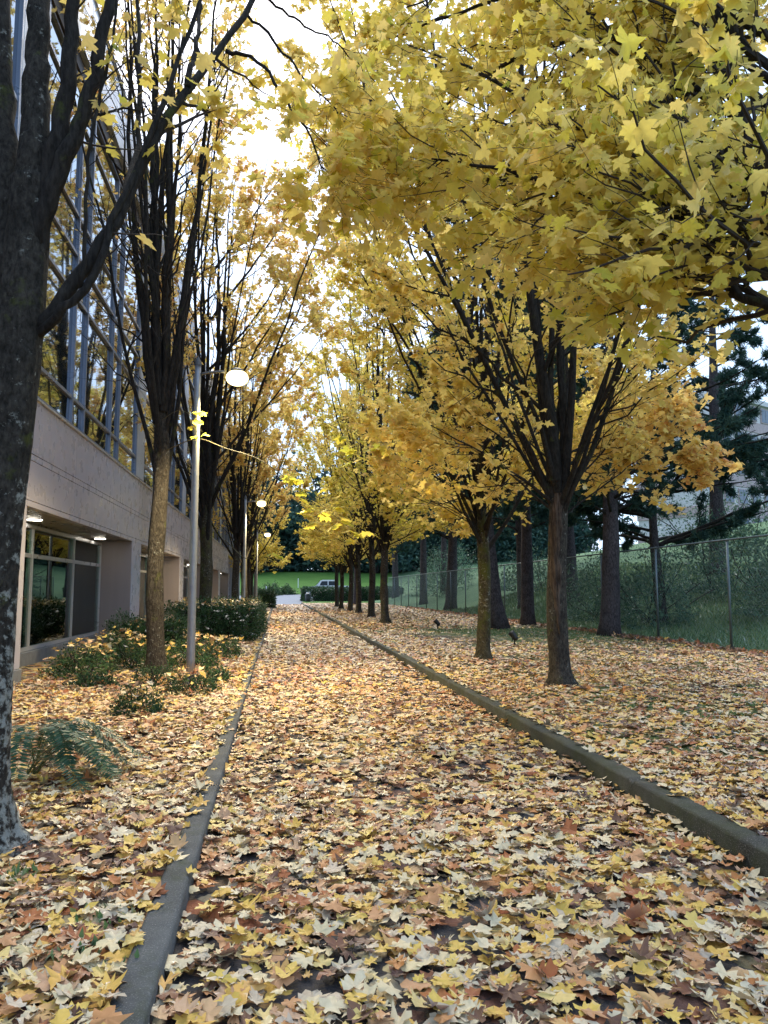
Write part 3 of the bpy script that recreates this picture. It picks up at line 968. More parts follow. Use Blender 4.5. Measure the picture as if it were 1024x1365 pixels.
# farther maples: two kinds, copied
fa = empty('maple_tree', (4.45, 32.4, 0.13), 'third maple on the lawn side, first of the distant row of slim trunks', 'tree', MG)
maple(fa, 21, 18, 3.6, 0.17, 14, (0.25, 0.7), (0.08, 0.38), 18000, 2, 0.135, tone_y(0.36), arch=[(3.1, 0.7, 0.4, 6.0, 9.0), (2.8, 0.65, 0.4, 6.0, 11.0), (3.4, 0.6, 0.35, 5.5, 12.5)], low=8, sec=8, tw=5, big=1, rings=7, trunk_mat='maple bark')
fb = empty('maple_tree', (4.70, 38.8, 0.13), 'fourth maple on the lawn side, close behind the third slim trunk', 'tree', MG)
maple(fb, 23, 18, 3.8, 0.17, 14, (0.25, 0.7), (0.08, 0.38), 18000, 2, 0.135, tone_y(0.28), low=8, sec=8, tw=5, big=1, rings=7, trunk_mat='maple bark')
# the reaching limbs of the first distant maple
fc = empty('maple_tree', (-2.15, 40.0, 0.08), 'dark maple against the far end of the building, before the second lamp', 'tree', MG)
maple(fc, 27, 18, 4.0, 0.19, 17, (0.18, 0.66), (0.08, 0.42), 24000, 2, 0.14, tone_y(0.62), sec=8, tw=5, big=1, rings=7, trunk_mat='maple bark', bare=0.35, rmax=3.0)
for src, x, y, rz, sc, lab in [
        (fa, 4.80, 46.5, 2.1, 1.0, 'fifth maple on the lawn side, with a flared base, in the distant row'),
        (fb, 4.85, 52.0, 1.2, 1.0, 'sixth maple on the lawn side, half hidden by nearer trunks'),
        (fa, 4.65, 57.0, 4.0, 0.95, 'seventh maple on the lawn side, last but one before the verge'),
        (fb, 4.80, 64.0, 3.1, 1.0, 'last maple on the lawn side, beside the green verge'),
        (fc, -2.05, 47.5, 1.4, 1.0, 'maple on the building side beyond the dark one, lit from the second lamp'),
        (fc, -2.15, 56.0, 2.9, 1.0, 'maple on the building side next to the farthest lamp'),
        (fa, -2.20, 65.0, 0.6, 0.9, 'maple on the building side behind the small clipped hedge'),
        (fc, -2.20, 76.0, 4.4, 0.95, 'farthest maple on the building side, near the road')]:
    c = copy_tree(src)
    c.location = (x, y, 0.13 if x > 0 else 0.08)
    c.rotation_euler = (0, 0, rz)
    c.scale = (sc, sc, sc)
    tag(c, lab, 'tree', MG)

# the big near maple at the edge of the planting bed
t0 = empty('maple_tree', (-1.60, 4.61, 0.08), 'big near maple with pale lichen patches, rising beside the planting bed', 'tree', MG)
O0 = np.array(t0.location)


def loc(pts, o):
    return [np.array(p) - o for p in pts]


ctr = [(-26, 1140), (-25, 1090), (-25, 1000), (-16, 860), (-4, 700), (14, 560), (28, 430), (35, 350), (44, 240)]
tp = np.array(loc([at(u, v, 4.61) for u, v in ctr], O0))
pts = spline(tp, 150)
zr = pts[:, 2]
rr = np.interp(zr, [0, 0.1, 0.3, 1.5, 3.0, 3.6], [0.22, 0.165, 0.138, 0.130, 0.125, 0.115])
V, q, t = tube_arrays(pts[None], rr[None], 64, True)
a = np.tile(np.arange(64) * 2 * math.pi / 64, 150); zz = np.repeat(zr, 64)
c = np.repeat(pts, 64, 0)
V = c + (V - c) * (1 + 0.045 * np.sin(3 * a + 1 + zz) + 0.03 * np.sin(7 * a - 2 * zz) + 0.35 * np.exp(-np.clip(zz, 0, 9) / 0.12) * np.maximum(np.sin(3 * a + 0.6), 0) + 0.030 * np.abs(np.sin(9 * a + 1.5 * np.sin(3.1 * zz) + 0.8 * np.sin(11 * zz))) + 0.018 * np.sin(17 * a + 2.2 * np.sin(7 * zz)) + rng.normal(0, 0.008, len(a)) + 0.10 * np.exp(-((zz - 2.05) / 0.05) ** 2 - ((np.mod(a - 4.6 + np.pi, 2 * np.pi) - np.pi) / 0.3) ** 2) + 0.12 * np.exp(-((zz - 2.75) / 0.06) ** 2 - ((np.mod(a - 5.2 + np.pi, 2 * np.pi) - np.pi) / 0.35) ** 2))[:, None]
link('trunk', raw_mesh('trunk', V, t, q, True), M['maple bark lichen'], t0)
limbs0 = [
    ([(40, 300, 4.61), (46, 200, 4.62), (50, 100, 4.66), (54, 0, 4.7), (60, -160, 4.8)], 0.105, 0.05),
    ([(26, 430, 4.66), (8, 300, 4.75), (4, 150, 4.85), (0, 0, 4.95), (-4, -150, 5.0)], 0.105, 0.05),
    ([(40, 360, 4.6), (60, 262, 4.56), (80, 170, 4.55), (94, 80, 4.55), (100, -20, 4.6), (110, -150, 4.7)], 0.075, 0.03),
    ([(48, 330, 4.58), (70, 250, 4.52), (98, 190, 4.5), (120, 125, 4.5), (140, 40, 4.5), (160, -60, 4.55)], 0.062, 0.03),
    ([(34, 440, 4.6), (62, 428, 4.56), (92, 385, 4.56), (124, 340, 4.6), (160, 280, 4.68), (196, 205, 4.8), (232, 140, 4.95), (268, 100, 5.1), (300, 55, 5.3), (345, -10, 5.6), (400, -100, 6.0)], 0.050, 0.018),
    ([(44, 450, 4.6), (76, 418, 4.5), (108, 392, 4.5), (135, 340, 4.55), (152, 290, 4.62), (175, 245, 4.7), (205, 170, 4.8), (232, 95, 4.9), (262, 20, 5.0), (285, -60, 5.1)], 0.030, 0.012),
    ([(108, 385, 4.5), (113, 310, 4.45), (118, 200, 4.42), (140, 110, 4.42), (154, 20, 4.42), (160, -60, 4.45)], 0.013, 0.007),
    ([(128, 152, 4.5), (150, 148, 4.55), (175, 146, 4.6), (195, 152, 4.65)], 0.010, 0.004),
    ([(302, 68, 5.3), (325, 74, 5.25), (352, 88, 5.2), (372, 118, 5.1), (395, 155, 5.05), (415, 182, 5.0), (424, 215, 5.0), (430, 235, 5.0)], 0.016, 0.004),
    ([(330, 20, 5.5), (372, 62, 5.5), (410, 110, 5.4), (452, 150, 5.4), (480, 200, 5.4)], 0.012, 0.004),
    ([(345, -10, 5.6), (400, 30, 5.8), (450, 60, 6.0), (500, 110, 6.0)], 0.012, 0.004),
    ([(250, 115, 5.0), (262, 60, 5.3), (266, 10, 5.6), (268, -60, 5.9)], 0.022, 0.010),
    ([(160, 280, 4.7), (182, 200, 5.3), (186, 100, 5.6), (184, 0, 5.9), (182, -80, 6.0)], 0.022, 0.012),
]
twl, twr = [], []
for pl, ra, rb_ in limbs0:
    p = spline(np.array(loc([at(u, v, Y) for u, v, Y in pl], O0)), 22)
    p[1:] += rng.normal(0, 0.008, (21, 3))
    R_ = ra + (rb_ - ra) * np.linspace(0, 1, 22) ** 0.8
    MB().tubes(p, R_, 12, True, 0.06).build('limb', M['maple bark lichen' if ra > 0.1 else 'branch bark'], t0, True)
    twl.append(p); twr.append(R_)
# twigs with leaves: mostly on the limbs that reach over the path
sel = [4, 8, 9, 10, 8, 9]
P2, R2, _ = branch_off(np.array([twl[i] for i in sel]), np.array([twr[i] for i in sel]), 9, 0.5, 1.0, 0.4, 1.0, (0.4, 1.0), 7, -0.1, 0.5, 0.2)
P3, R3, _ = branch_off(P2, R2, 4, 0.2, 1.0, 0.2, 0.5, (0.4, 1.0), 5, -0.1)
selb = [2, 3, 5, 6, 7, 11, 12]
P4, R4, _ = branch_off(np.array([twl[i] for i in selb]), np.array([twr[i] for i in selb]), 4, 0.3, 1.0, 0.25, 0.6, (0.5, 1.1), 5, 0.0)
MB().tubes(P2, R2, 5, False).tubes(P3, np.maximum(R3, 0.0016), 3, False).tubes(P4, np.maximum(R4 * 0.6, 0.002), 4, False).build('twigs', M['twig'], t0)['kind'] = 'stuff'
nA = 900
ka = rng.integers(0, len(P3), nA); pa, _, _ = pick(P3[ka], R3[ka], rng.uniform(0.2, 1, nA))
kb = rng.integers(0, len(P4), 42); pb, _, _ = pick(P4[kb], R4[kb], rng.uniform(0.5, 1, 42))
pos = np.concatenate([pa, pb]) + rng.normal(0, 0.035, (nA + 42, 3))
tip, up = hang_dirs(len(pos), (0.1, 1.0))
leaves('foliage', [leaf_part(pos, tip, up, 0.105 * rng.uniform(0.6, 1.2, len(pos)), np.clip(rng.normal(0.40, 0.16, len(pos)), 0, 1), LOD[0], fold=-0.12, curl=0.2, rough=0.02)], 'maple crown leaf', t0)

# the maple just outside the frame, whose boughs hang over the path
to = empty('maple_tree', (4.55, 3.6, 0.13), 'overhanging maple whose big yellow leaves fill the upper corner above the kerb', 'tree', MG)
OO = np.array(to.location)
zz = np.linspace(-0.1, 3.4, 24)
MB().tubes(np.stack([0.02 * np.sin(zz * 2), 0.02 * np.cos(zz * 1.7), zz], -1), 0.17 * (1 - 0.08 * zz / 3 + 0.5 * np.exp(-np.clip(zz, 0, 9) / 0.12)), 20, True, 0.02).build('trunk', M['maple bark'], to, True)
boughs = [
    [(0, 0, 2.5), (1110, 300, 3.9), (1024, 256, 4.0), (900, 246, 4.2), (760, 242, 4.5), (640, 220, 4.8), (575, 212, 5.0)],
    [(0, 0, 3.2), (1100, 200, 4.0), (1010, 240, 4.2), (985, 120, 4.4), (955, 30, 4.6), (930, -80, 4.8)],
    [(0, 0, 2.9), (1090, 340, 3.9), (1000, 235, 4.3), (930, 195, 4.5), (880, 130, 4.7), (825, 55, 4.9), (770, -30, 5.2)],
    [(0, 0, 2.7), (1100, 320, 4.0), (985, 295, 4.2), (905, 210, 4.6), (860, 150, 5.0), (790, 80, 5.5), (700, 10, 6.0)],
    [(0, 0, 2.4), (1100, 440, 3.6), (1020, 405, 3.7), (960, 380, 3.8), (900, 340, 4.0), (850, 300, 4.2), (800, 260, 4.6)],
    [(0, 0, 2.3), (1120, 400, 3.3), (1024, 365, 3.5), (970, 340, 3.6), (930, 350, 3.7), (880, 345, 3.9), (820, 320, 4.2)],
    [(0, 0, 2.8), (1080, 330, 4.2), (940, 290, 4.6), (830, 240, 5.0), (720, 150, 5.4), (620, 90, 6.0), (540, 60, 6.6)],
    [(0, 0, 2.6), (1080, 340, 4.2), (940, 280, 4.6), (820, 265, 5.0), (720, 240, 5.4), (640, 240, 5.8), (575, 240, 6.0)],
    [(0, 0, 3.3), (1060, 200, 4.6), (900, 100, 5.0), (760, 20, 5.5), (640, -20, 6.2), (540, 10, 6.8)],
    [(0, 0, 3.0), (1070, 250, 4.5), (900, 180, 5.2), (780, 190, 5.8), (680, 180, 6.2), (600, 170, 6.6), (520, 160, 7.0)],
    [(0, 0, 3.3), (1040, 100, 4.2), (940, 0, 4.4), (860, -80, 4.6), (800, -160, 5.0)],
    [(0, 0, 2.7), (1080, 350, 4.4), (960, 320, 4.8), (840, 300, 5.2), (760, 270, 5.6), (700, 275, 6.0), (650, 250, 6.2)],
    [(0, 0, 3.3), (1040, 60, 4.6), (860, -20, 5.4), (700, -10, 6.2), (580, 30, 6.8), (500, 60, 7.2)],
    [(0, 0, 3.2), (1050, 120, 4.8), (880, 20, 5.6), (720, -60, 6.4), (600, -60, 7.0), (500, -20, 7.4)],
    [(0, 0, 2.6), (1070, 330, 3.6), (980, 300, 3.7), (900, 290, 3.9), (830, 250, 4.2)],
    [(0, 0, 3.3), (1040, 150, 4.8), (880, 40, 5.6), (740, 60, 6.2), (620, 120, 6.8), (540, 200, 7.2), (500, 230, 7.4)],
]
bl, br = [], []
for pl in boughs:
    w_ = [np.array([4.5, 3.7, pl[0][2]])] + [at(u, v, Y) for u, v, Y in pl[1:]]
    p = spline(np.array(loc(w_, OO)), 24)
    p[1:] += rng.normal(0, 0.010, (23, 3))
    R_ = 0.042 * (1 - 0.90 * np.linspace(0, 1, 24) ** 0.75) + 0.002
    MB().tubes(p, R_, 9, False, 0.05).build('bough', M['branch bark'], to, True)
    bl.append(p); br.append(R_)
bl, br = np.array(bl), np.array(br)
P2, R2, _ = branch_off(bl, br, 17, 0.22, 1.0, 0.5, 1.6, (0.3, 0.9), 8, 0.12, 0.6, 0.3)
P3, R3, _ = branch_off(P2, R2, 6, 0.1, 1.0, 0.25, 0.7, (0.4, 1.0), 6, 0.02)
MB().tubes(P2, R2, 5, False).tubes(P3, np.maximum(R3, 0.0016), 3, False).build('twigs', M['twig'], to)['kind'] = 'stuff'
N = 12000
k3 = rng.integers(0, len(P3), N); pos, _, _ = pick(P3[k3], R3[k3], rng.uniform(0.15, 1.0, N))
pos = pos + rng.normal(0, 0.05, (N, 3))
wp = pos + OO
m = in_view(wp, 120) & (wp[:, 2] > 1.34 + 0.36 * wp[:, 1] + 0.25 * np.maximum(0, 2.2 - wp[:, 0]) + 0.10 * vnoise(wp[:, 0], wp[:, 1], 3.0)) & (np.linalg.norm(wp - np.array([0, 0, CAM_H]), axis=1) > 2.9)
pos = pos[m]; wp = wp[m]
dist = np.linalg.norm(wp - np.array([0, 0, CAM_H]), axis=1)
tip, up = hang_dirs(len(pos), (0.2, 1.6), 0.45)
size = 0.096 * rng.uniform(0.55, 1.25, len(pos))
tone = np.clip(rng.normal(0.36, 0.13, len(pos)), 0, 1)
green = (wp[:, 2] < 1.75 + 0.36 * wp[:, 1]) & (rng.uniform(0, 1, len(pos)) < 0.22)
tone[green] = rng.uniform(0, 0.12, green.sum())
order = np.argsort(-size / dist + 10 * ~in_view(wp, -20))
single = order[:290]
rest = order[290:]
nearm = rest[dist[rest] < 4.6]; farm = rest[dist[rest] >= 4.6]
leaves('foliage', [leaf_part(pos[i], tip[i], up[i], size[i], tone[i], LOD[l], fold=-0.12, curl=0.22, rough=0.025) for i, l in ((nearm, 0), (farm, 1))], 'maple crown leaf', to)
# the largest ones each a leaf of its own, sharing a few meshes
proto = []
for k in range(24):
    co, tr, tn = leaf_part(np.zeros((1, 3)), np.array([[0, 1.0, 0]]), np.array([[0, 0, 1.0]]), np.ones(1), np.array([np.clip(rng.normal(0.38, 0.14), 0, 1)]), LOD[0], fold=-0.12, curl=0.22, rough=0.025)
    me = raw_mesh('leaf', co, tris=tr, smooth=True, attrs={'tone': tn}); me.materials.append(M['maple crown leaf']); proto.append(me)
from mathutils import Matrix


def place_leaf(me, p, t_, u_, s, parent=None, name='leaf'):
    T = norm(t_); Bx = norm(np.cross(T, u_)); Nn = np.cross(Bx, T)
    o = bpy.data.objects.new(name, me)
    C.objects.link(o)
    if parent is not None: o.parent = parent
    mm = Matrix(((Bx[0] * s, T[0] * s, Nn[0] * s, p[0]), (Bx[1] * s, T[1] * s, Nn[1] * s, p[1]), (Bx[2] * s, T[2] * s, Nn[2] * s, p[2]), (0, 0, 0, 1)))
    o.matrix_local = mm
    return o


for i in single:
    place_leaf(proto[rng.integers(0, 24)], pos[i], tip[i], up[i], size[i], to)

# sprigs, lamplight partly painted in as lemon leaf tone: a long thin twig of the slim maple, hanging over the path
def sprig(parent, pts, leaf_pts, r, size, tone):
    Op = np.array(parent.location)
    p = spline(np.array(loc([at(*q_) for q_ in pts], Op)), 26)
    tw = MB().tubes(p, r * (1 - 0.75 * np.linspace(0, 1, 26)), 5, False)
    L_ = np.array(loc([at(*q_) for q_ in leaf_pts], Op))
    for l_ in L_:
        k = np.argmin(np.linalg.norm(p - l_, axis=1))
        tw.tubes(np.array([p[k], (p[k] + l_) / 2 + (0, 0, 0.03), l_]), np.array([0.003, 0.002, 0.0015]), 3, False)
    tw.build('sprig_twig', M['yellow twig'], parent, True)
    N = len(L_) * 2
    pp = np.repeat(L_, 2, 0) + rng.normal(0, 0.025, (N, 3))
    tip, up = hang_dirs(N, (0.1, 0.7), 0.3)
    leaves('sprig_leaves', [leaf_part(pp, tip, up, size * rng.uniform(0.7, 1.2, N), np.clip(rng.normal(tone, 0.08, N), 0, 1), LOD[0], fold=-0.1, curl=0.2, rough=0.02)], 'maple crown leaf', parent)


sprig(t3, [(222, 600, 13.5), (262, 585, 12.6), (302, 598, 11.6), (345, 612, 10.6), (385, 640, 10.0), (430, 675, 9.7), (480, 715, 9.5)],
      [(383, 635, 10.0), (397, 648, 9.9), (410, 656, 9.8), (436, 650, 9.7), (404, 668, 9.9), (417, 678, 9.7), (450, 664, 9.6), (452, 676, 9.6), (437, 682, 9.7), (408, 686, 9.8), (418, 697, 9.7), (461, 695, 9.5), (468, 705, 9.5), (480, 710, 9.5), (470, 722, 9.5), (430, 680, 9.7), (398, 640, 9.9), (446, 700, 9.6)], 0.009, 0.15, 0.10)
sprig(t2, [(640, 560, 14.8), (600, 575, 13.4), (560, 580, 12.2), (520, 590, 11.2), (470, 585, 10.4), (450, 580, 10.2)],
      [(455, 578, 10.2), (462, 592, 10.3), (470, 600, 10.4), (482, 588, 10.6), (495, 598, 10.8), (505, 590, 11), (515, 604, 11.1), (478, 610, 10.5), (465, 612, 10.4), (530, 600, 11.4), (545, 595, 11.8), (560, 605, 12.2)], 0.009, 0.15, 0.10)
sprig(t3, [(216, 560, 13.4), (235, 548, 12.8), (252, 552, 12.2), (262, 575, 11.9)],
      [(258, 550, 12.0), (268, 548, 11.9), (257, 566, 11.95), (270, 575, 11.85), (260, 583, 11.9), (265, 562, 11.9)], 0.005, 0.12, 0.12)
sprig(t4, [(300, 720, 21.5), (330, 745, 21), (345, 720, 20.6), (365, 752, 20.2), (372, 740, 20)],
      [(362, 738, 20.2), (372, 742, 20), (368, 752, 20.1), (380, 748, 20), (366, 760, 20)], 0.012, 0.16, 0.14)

# ------------------------------------------------------------------ conifers
def conifer(o, seed, H, r0, first, width, ntuft, needle=0.26, wid=0.024, spread=0.28, per=10, lean=(0, 0), droop=0.0, crooked=0.0, top_taper=0.75):
    global rng
    keep = rng
    rng = np.random.default_rng(seed)
    z = np.linspace(-0.15, H, 30)
    f = np.clip(z / H, 0, 1)
    x = lean[0] * f + crooked * np.sin(f * 6 + seed) + lean[0] * 0.4 * np.exp(-np.clip(z, 0, 99) / 0.8) * -0.5
    y = lean[1] * f
    r = r0 * ((1 - 0.93 * f ** 0.9) + 0.35 * np.exp(-np.clip(z, 0, 99) / 0.25))
    MB().tubes(np.stack([x, y, z], -1), r, 14, True, 0.035).build('trunk', M['pine bark'], o, True)
    nb = int((H - first) * 5)
    hz = first + (H - first) * np.sort(rng.uniform(0, 0.98, nb) ** 1.1)
    fr = (hz - first) / (H - first)
    Ln = width * (1 - top_taper * fr) * rng.uniform(0.6, 1.1, nb)
    az = rng.uniform(0, 2 * math.pi, nb)
    p0 = np.stack([np.interp(hz, z, x), np.interp(hz, z, y), hz], -1)
    P = grow(p0, az, rng.uniform(1.0, 1.5, nb) + droop, rng.uniform(1.1, 1.6, nb) + droop * 0.4, Ln, 9, 0.07)
    R = (0.012 + 0.014 * Ln)[:, None] * (1 - 0.85 * np.linspace(0, 1, 9)[None])
    P2, R2, _ = branch_off(P, R, 5, 0.2, 1.0, 0.4, 1.3, (0.4, 1.0), 6, 0.15)
    MB().tubes(P, R, 6, False).tubes(P2, R2, 4, False).build('branches_mass', M['branch bark'], o, True)['kind'] = 'stuff'
    k = rng.integers(0, len(P2), ntuft); pos, tg, _ = pick(P2[k], R2[k], rng.uniform(0.25, 1, ntuft))
    pos += rng.normal(0, 0.06, pos.shape)
    cen = np.repeat(pos, per, 0); tgr = np.repeat(tg, per, 0)
    N = len(cen)
    dirs = norm(rng.normal(0, 1, (N, 3)) + 0.7 * tgr + np.array([0, 0, 0.25]))
    sz = needle * rng.uniform(0.6, 1.25, N)
    sd = norm(np.cross(dirs, rng.normal(0, 1, (N, 3)))) * wid
    co = np.stack([cen - sd, cen + sd, cen + dirs * sz[:, None]], 1).reshape(-1, 3)
    tn = np.repeat(np.clip(np.repeat(rng.uniform(0, 1, ntuft), per) + rng.normal(0, 0.15, N), 0, 1), 3)
    leaves('needles', [(co, np.arange(3 * N).reshape(-1, 3), tn)], 'conifer needle', o)
    rng = keep


CG = 'conifers by the wire fence'
c1 = empty('pine_tree', (9.69, 29.3, 0.1), 'straight dark pine trunk inside the fence, seen between the two nearest maples', 'tree', CG)
conifer(c1, 31, 17, 0.27, 4.6, 3.6, 5500)
c2 = empty('pine_tree', (7.62, 26.7, 0.1), 'leaning pine trunk with a wide flared foot beside the second maple', 'tree', CG)
conifer(c2, 32, 18, 0.30, 5.2, 3.6, 5500, lean=(-1.1, 0.3))
c3 = empty('pine_tree', (10.15, 22.7, 0.1), 'thick pine with furrowed bark standing against the fence, right of the scarred maple', 'tree', CG)
conifer(c3, 33, 16, 0.31, 3.6, 3.6, 5500, lean=(0.4, 0.0))
c4 = empty('pine_tree', (13.2, 25.5, zhill(np.float64(13.2), np.float64(25.5)) - 0.05), 'crooked spreading pine on the slope behind the wire fence', 'tree', CG)
conifer(c4, 34, 13, 0.20, 2.6, 5.2, 7000, crooked=0.15, droop=0.05, top_taper=0.5)
for src, x, y, rz, sc, lab in [
        (c3, 14.5, 37, 3.0, 1.25, 'dense conifer on the grassy slope beyond the fence, behind the straight trunk'),
        (c1, 17.5, 45, 4.0, 1.4, 'tallest conifer high on the slope beyond the fence'),
        (c3, 20.0, 33, 5.0, 1.2, 'broad conifer on the slope behind the crooked pine'),
        (c1, 12.5, 66, 0.5, 1.3, 'conifer on the slope past the bend in the fence'),
        (c4, 19.0, 22.5, 2.4, 0.9, 'low branching pine on the slope at the edge of the view'),
        (c1, 16.5, 76.0, 2.2, 1.3, 'tall conifer past the fence end among the thickets'),
        (c3, 20.5, 62.0, 0.9, 1.5, 'tall conifer on the skyline of the slope'),
        (c3, 14.0, 92.0, 4.1, 1.4, 'conifer beside the long far hedge'),
        (c3, 13.5, 41.5, 2.6, 1.15, 'conifer behind the fence next to the leaning pine'),
        (c3, 11.8, 52.0, 5.6, 1.3, 'bushy conifer close to the far posts of the fence'),
        (c3, 7.5, 74, 1.5, 1.1, 'conifer beside the dark hedge near the road')]:
    c = copy_tree(src)
    c.location = (x, y, float(zhill(np.float64(x), np.float64(y))) - 0.1 if x > 10.9 else 0.08)
    c.rotation_euler = (0, 0, rz); c.scale = (sc, sc, sc)
    tag(c, lab, 'tree', CG)

# woodland beyond the far lawn
wr = empty('woodland_tree', (-12, 150, far_rise(150)), 'dark woodland tree beyond the far lawn, at the end near the building', 'tree', 'woodland beyond the far lawn')
MB().tubes(np.array([(0, 0, -0.3), (0.1, 0, 4), (0, 0.1, 9)]), np.array([0.4, 0.3, 0.1]), 8).build('trunk', M['pine bark'], wr, True)
N = 4200
cl = rng.normal(0, 1, (26, 3)) * np.array([2.6, 2.6, 3.6]) + np.array([0, 0, 6.5])
pos = cl[rng.integers(0, 26, N)] + rng.normal(0, 0.9, (N, 3))
pos[:, 2] = np.maximum(pos[:, 2], 0.6)
leaves('foliage', [leaf_part(pos, rand_dirs(N), rand_dirs(N), rng.uniform(0.5, 1.0, N), rng.uniform(0, 0.9, N), OVAL)], 'conifer needle', wr)
wl = ['beside the end of the building', 'behind the grey bushes', 'above the grey bushes', 'above the middle of the far lawn', 'over the bright far lawn', 'left of the white truck', 'behind the white truck', 'just past the white truck', 'above the dark hedge', 'behind the hedge and the maple trunks', 'behind the far end of the fence', 'past the fence end', 'high behind the fence slope', 'highest beyond the fence']
for row in range(2):
    for i, x in enumerate(np.linspace(-7, 58, 14)):
        c = copy_tree(wr)
        y = 143 + 8 * ((i * 7) % 5) / 4 + row * 12
        c.location = (x + row * 2.4, y, far_rise(y) - 0.1); c.rotation_euler = (0, 0, i * 1.3 + row); s_ = 0.9 + 0.25 * ((i * 3 + row) % 4) / 3 + 0.25 * row; c.scale = (s_ * 1.2, s_ * 1.2, s_)
        tag(c, ('dark woodland tree ' if row == 0 else 'taller woodland tree in the second row ') + wl[i], 'tree', 'woodland beyond the far lawn')

# ------------------------------------------------------------------ shrubs, hedges, fern
def shrub(name, cx, cy, z0, rx, ry, h, n, lsize, mat, label, group=None, box=False, litter=0, toneoff=0.0, stems=10):
    o = empty(name, (cx, cy, z0), label, 'hedge' if 'hedge' in name else 'shrub', group)
    if box:
        fc = rng.choice(3, n, p=[0.42, 0.26, 0.32])
        u = rng.uniform(-1, 1, (n, 3)); sgn = np.where(rng.uniform(0, 1, n) < 0.6, 1, -1)
        p = u.copy()
        p[fc == 0, 0] = sgn[fc == 0]; p[fc == 1, 1] = -sgn[fc == 1]
        p[fc == 2, 2] = 1
        nr = np.zeros((n, 3)); nr[fc == 0, 0] = sgn[fc == 0]; nr[fc == 1, 1] = -sgn[fc == 1]; nr[fc == 2, 2] = 1
        p = p * np.array([rx, ry, h / 2]) + np.array([0, 0, h / 2])
        lump = 0.10 * np.sin(p[:, 1] * 2.3 + p[:, 2] * 3) + 0.08 * np.sin(p[:, 0] * 5 + p[:, 1] * 1.1)
        p += nr * (lump + rng.normal(-0.05, 0.06, n))[:, None]
        p[:, 2] = np.maximum(p[:, 2], 0.03)
    else:
        nr = rand_dirs(n); nr[:, 2] = np.abs(nr[:, 2]) - 0.15
        rad = (rng.uniform(0.35, 1, n) ** 0.5)[:, None]
        lump = 1 + 0.16 * np.sin(nr[:, 0:1] * 7 + cx) + 0.13 * np.sin(nr[:, 1:2] * 9 + cy)
        p = nr * rad * lump * np.array([rx, ry, h])
        p[:, 2] = np.maximum(p[:, 2], 0.02)
    up = norm(nr + rng.normal(0, 0.5, (n, 3)) + np.array([0, 0, 0.3]))
    tp_ = norm(rng.normal(0, 1, (n, 3)) + nr * 0.6)
    leaves('foliage', [leaf_part(p, tp_, up, lsize * rng.uniform(0.6, 1.3, n), np.clip(rng.normal(0.5 + toneoff, 0.22, n), 0, 1), OVAL, fold=0.2)], mat, o)
    nsx = stems if not box else int(60 * ry)
    if box:
        b0 = np.stack([rng.uniform(-rx, rx, nsx) * 0.8, rng.uniform(-ry, ry, nsx) * 0.95, np.zeros(nsx)], -1)
        tl = rng.uniform(0, 0.35, nsx)
    else:
        b0 = np.stack([rng.normal(0, rx * 0.2, nsx), rng.normal(0, ry * 0.2, nsx), np.zeros(nsx)], -1)
        tl = rng.uniform(0.1, 1.1, nsx)
    P = grow(b0, rng.uniform(0, 6.28, nsx), tl, tl, np.full(nsx, h * 0.92) if box else rng.uniform(0.6, 0.95, nsx) * max(h, 0.8 * rx), 6, 0.1)
    MB().tubes(P, np.full((nsx, 6), 0.012 if box else 0.006 + 0.004 * h), 4, False).build('stems', M['twig'], o)['kind'] = 'stuff'
    return o


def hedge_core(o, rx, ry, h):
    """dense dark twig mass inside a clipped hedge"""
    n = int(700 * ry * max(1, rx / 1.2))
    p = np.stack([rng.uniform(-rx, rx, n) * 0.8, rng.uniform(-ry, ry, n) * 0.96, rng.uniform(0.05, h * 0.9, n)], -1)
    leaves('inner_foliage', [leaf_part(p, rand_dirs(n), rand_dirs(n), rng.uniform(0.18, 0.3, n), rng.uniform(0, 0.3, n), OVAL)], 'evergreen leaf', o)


h1 = shrub('clipped_hedge', -1.80, 25.2, 0.06, 1.25, 3.6, 1.02, 15000, 0.075, 'evergreen leaf', 'large clipped green hedge behind the nearest lamp post', 'clipped hedges in the bed', True)
hedge_core(h1, 1.25, 3.6, 1.0)
h2 = shrub('clipped_hedge', -0.95, 66.0, 0.06, 0.62, 3.0, 1.35, 5000, 0.12, 'evergreen leaf', 'small dark clipped hedge far down the path edge', 'clipped hedges in the bed', True)
hedge_core(h2, 0.62, 3.0, 1.3)
h3 = shrub('clipped_hedge', -2.9, 19.4, 0.06, 0.9, 1.5, 0.75, 6000, 0.06, 'evergreen leaf', 'low leaf strewn hedge along the building wall', 'clipped hedges in the bed', True)
hedge_core(h3, 0.9, 1.5, 0.7)
h4 = shrub('clipped_hedge', 9.3, 97.5, 0.2, 6.2, 1.6, 1.55, 13000, 0.22, 'evergreen leaf', 'long dark hedge beside the road hiding the lower half of the vehicle', 'clipped hedges in the bed', True)
hedge_core(h4, 6.2, 1.6, 1.5)
hedge_core(h4, 6.2, 1.6, 1.5)
SG = 'low shrubs in the planting bed'
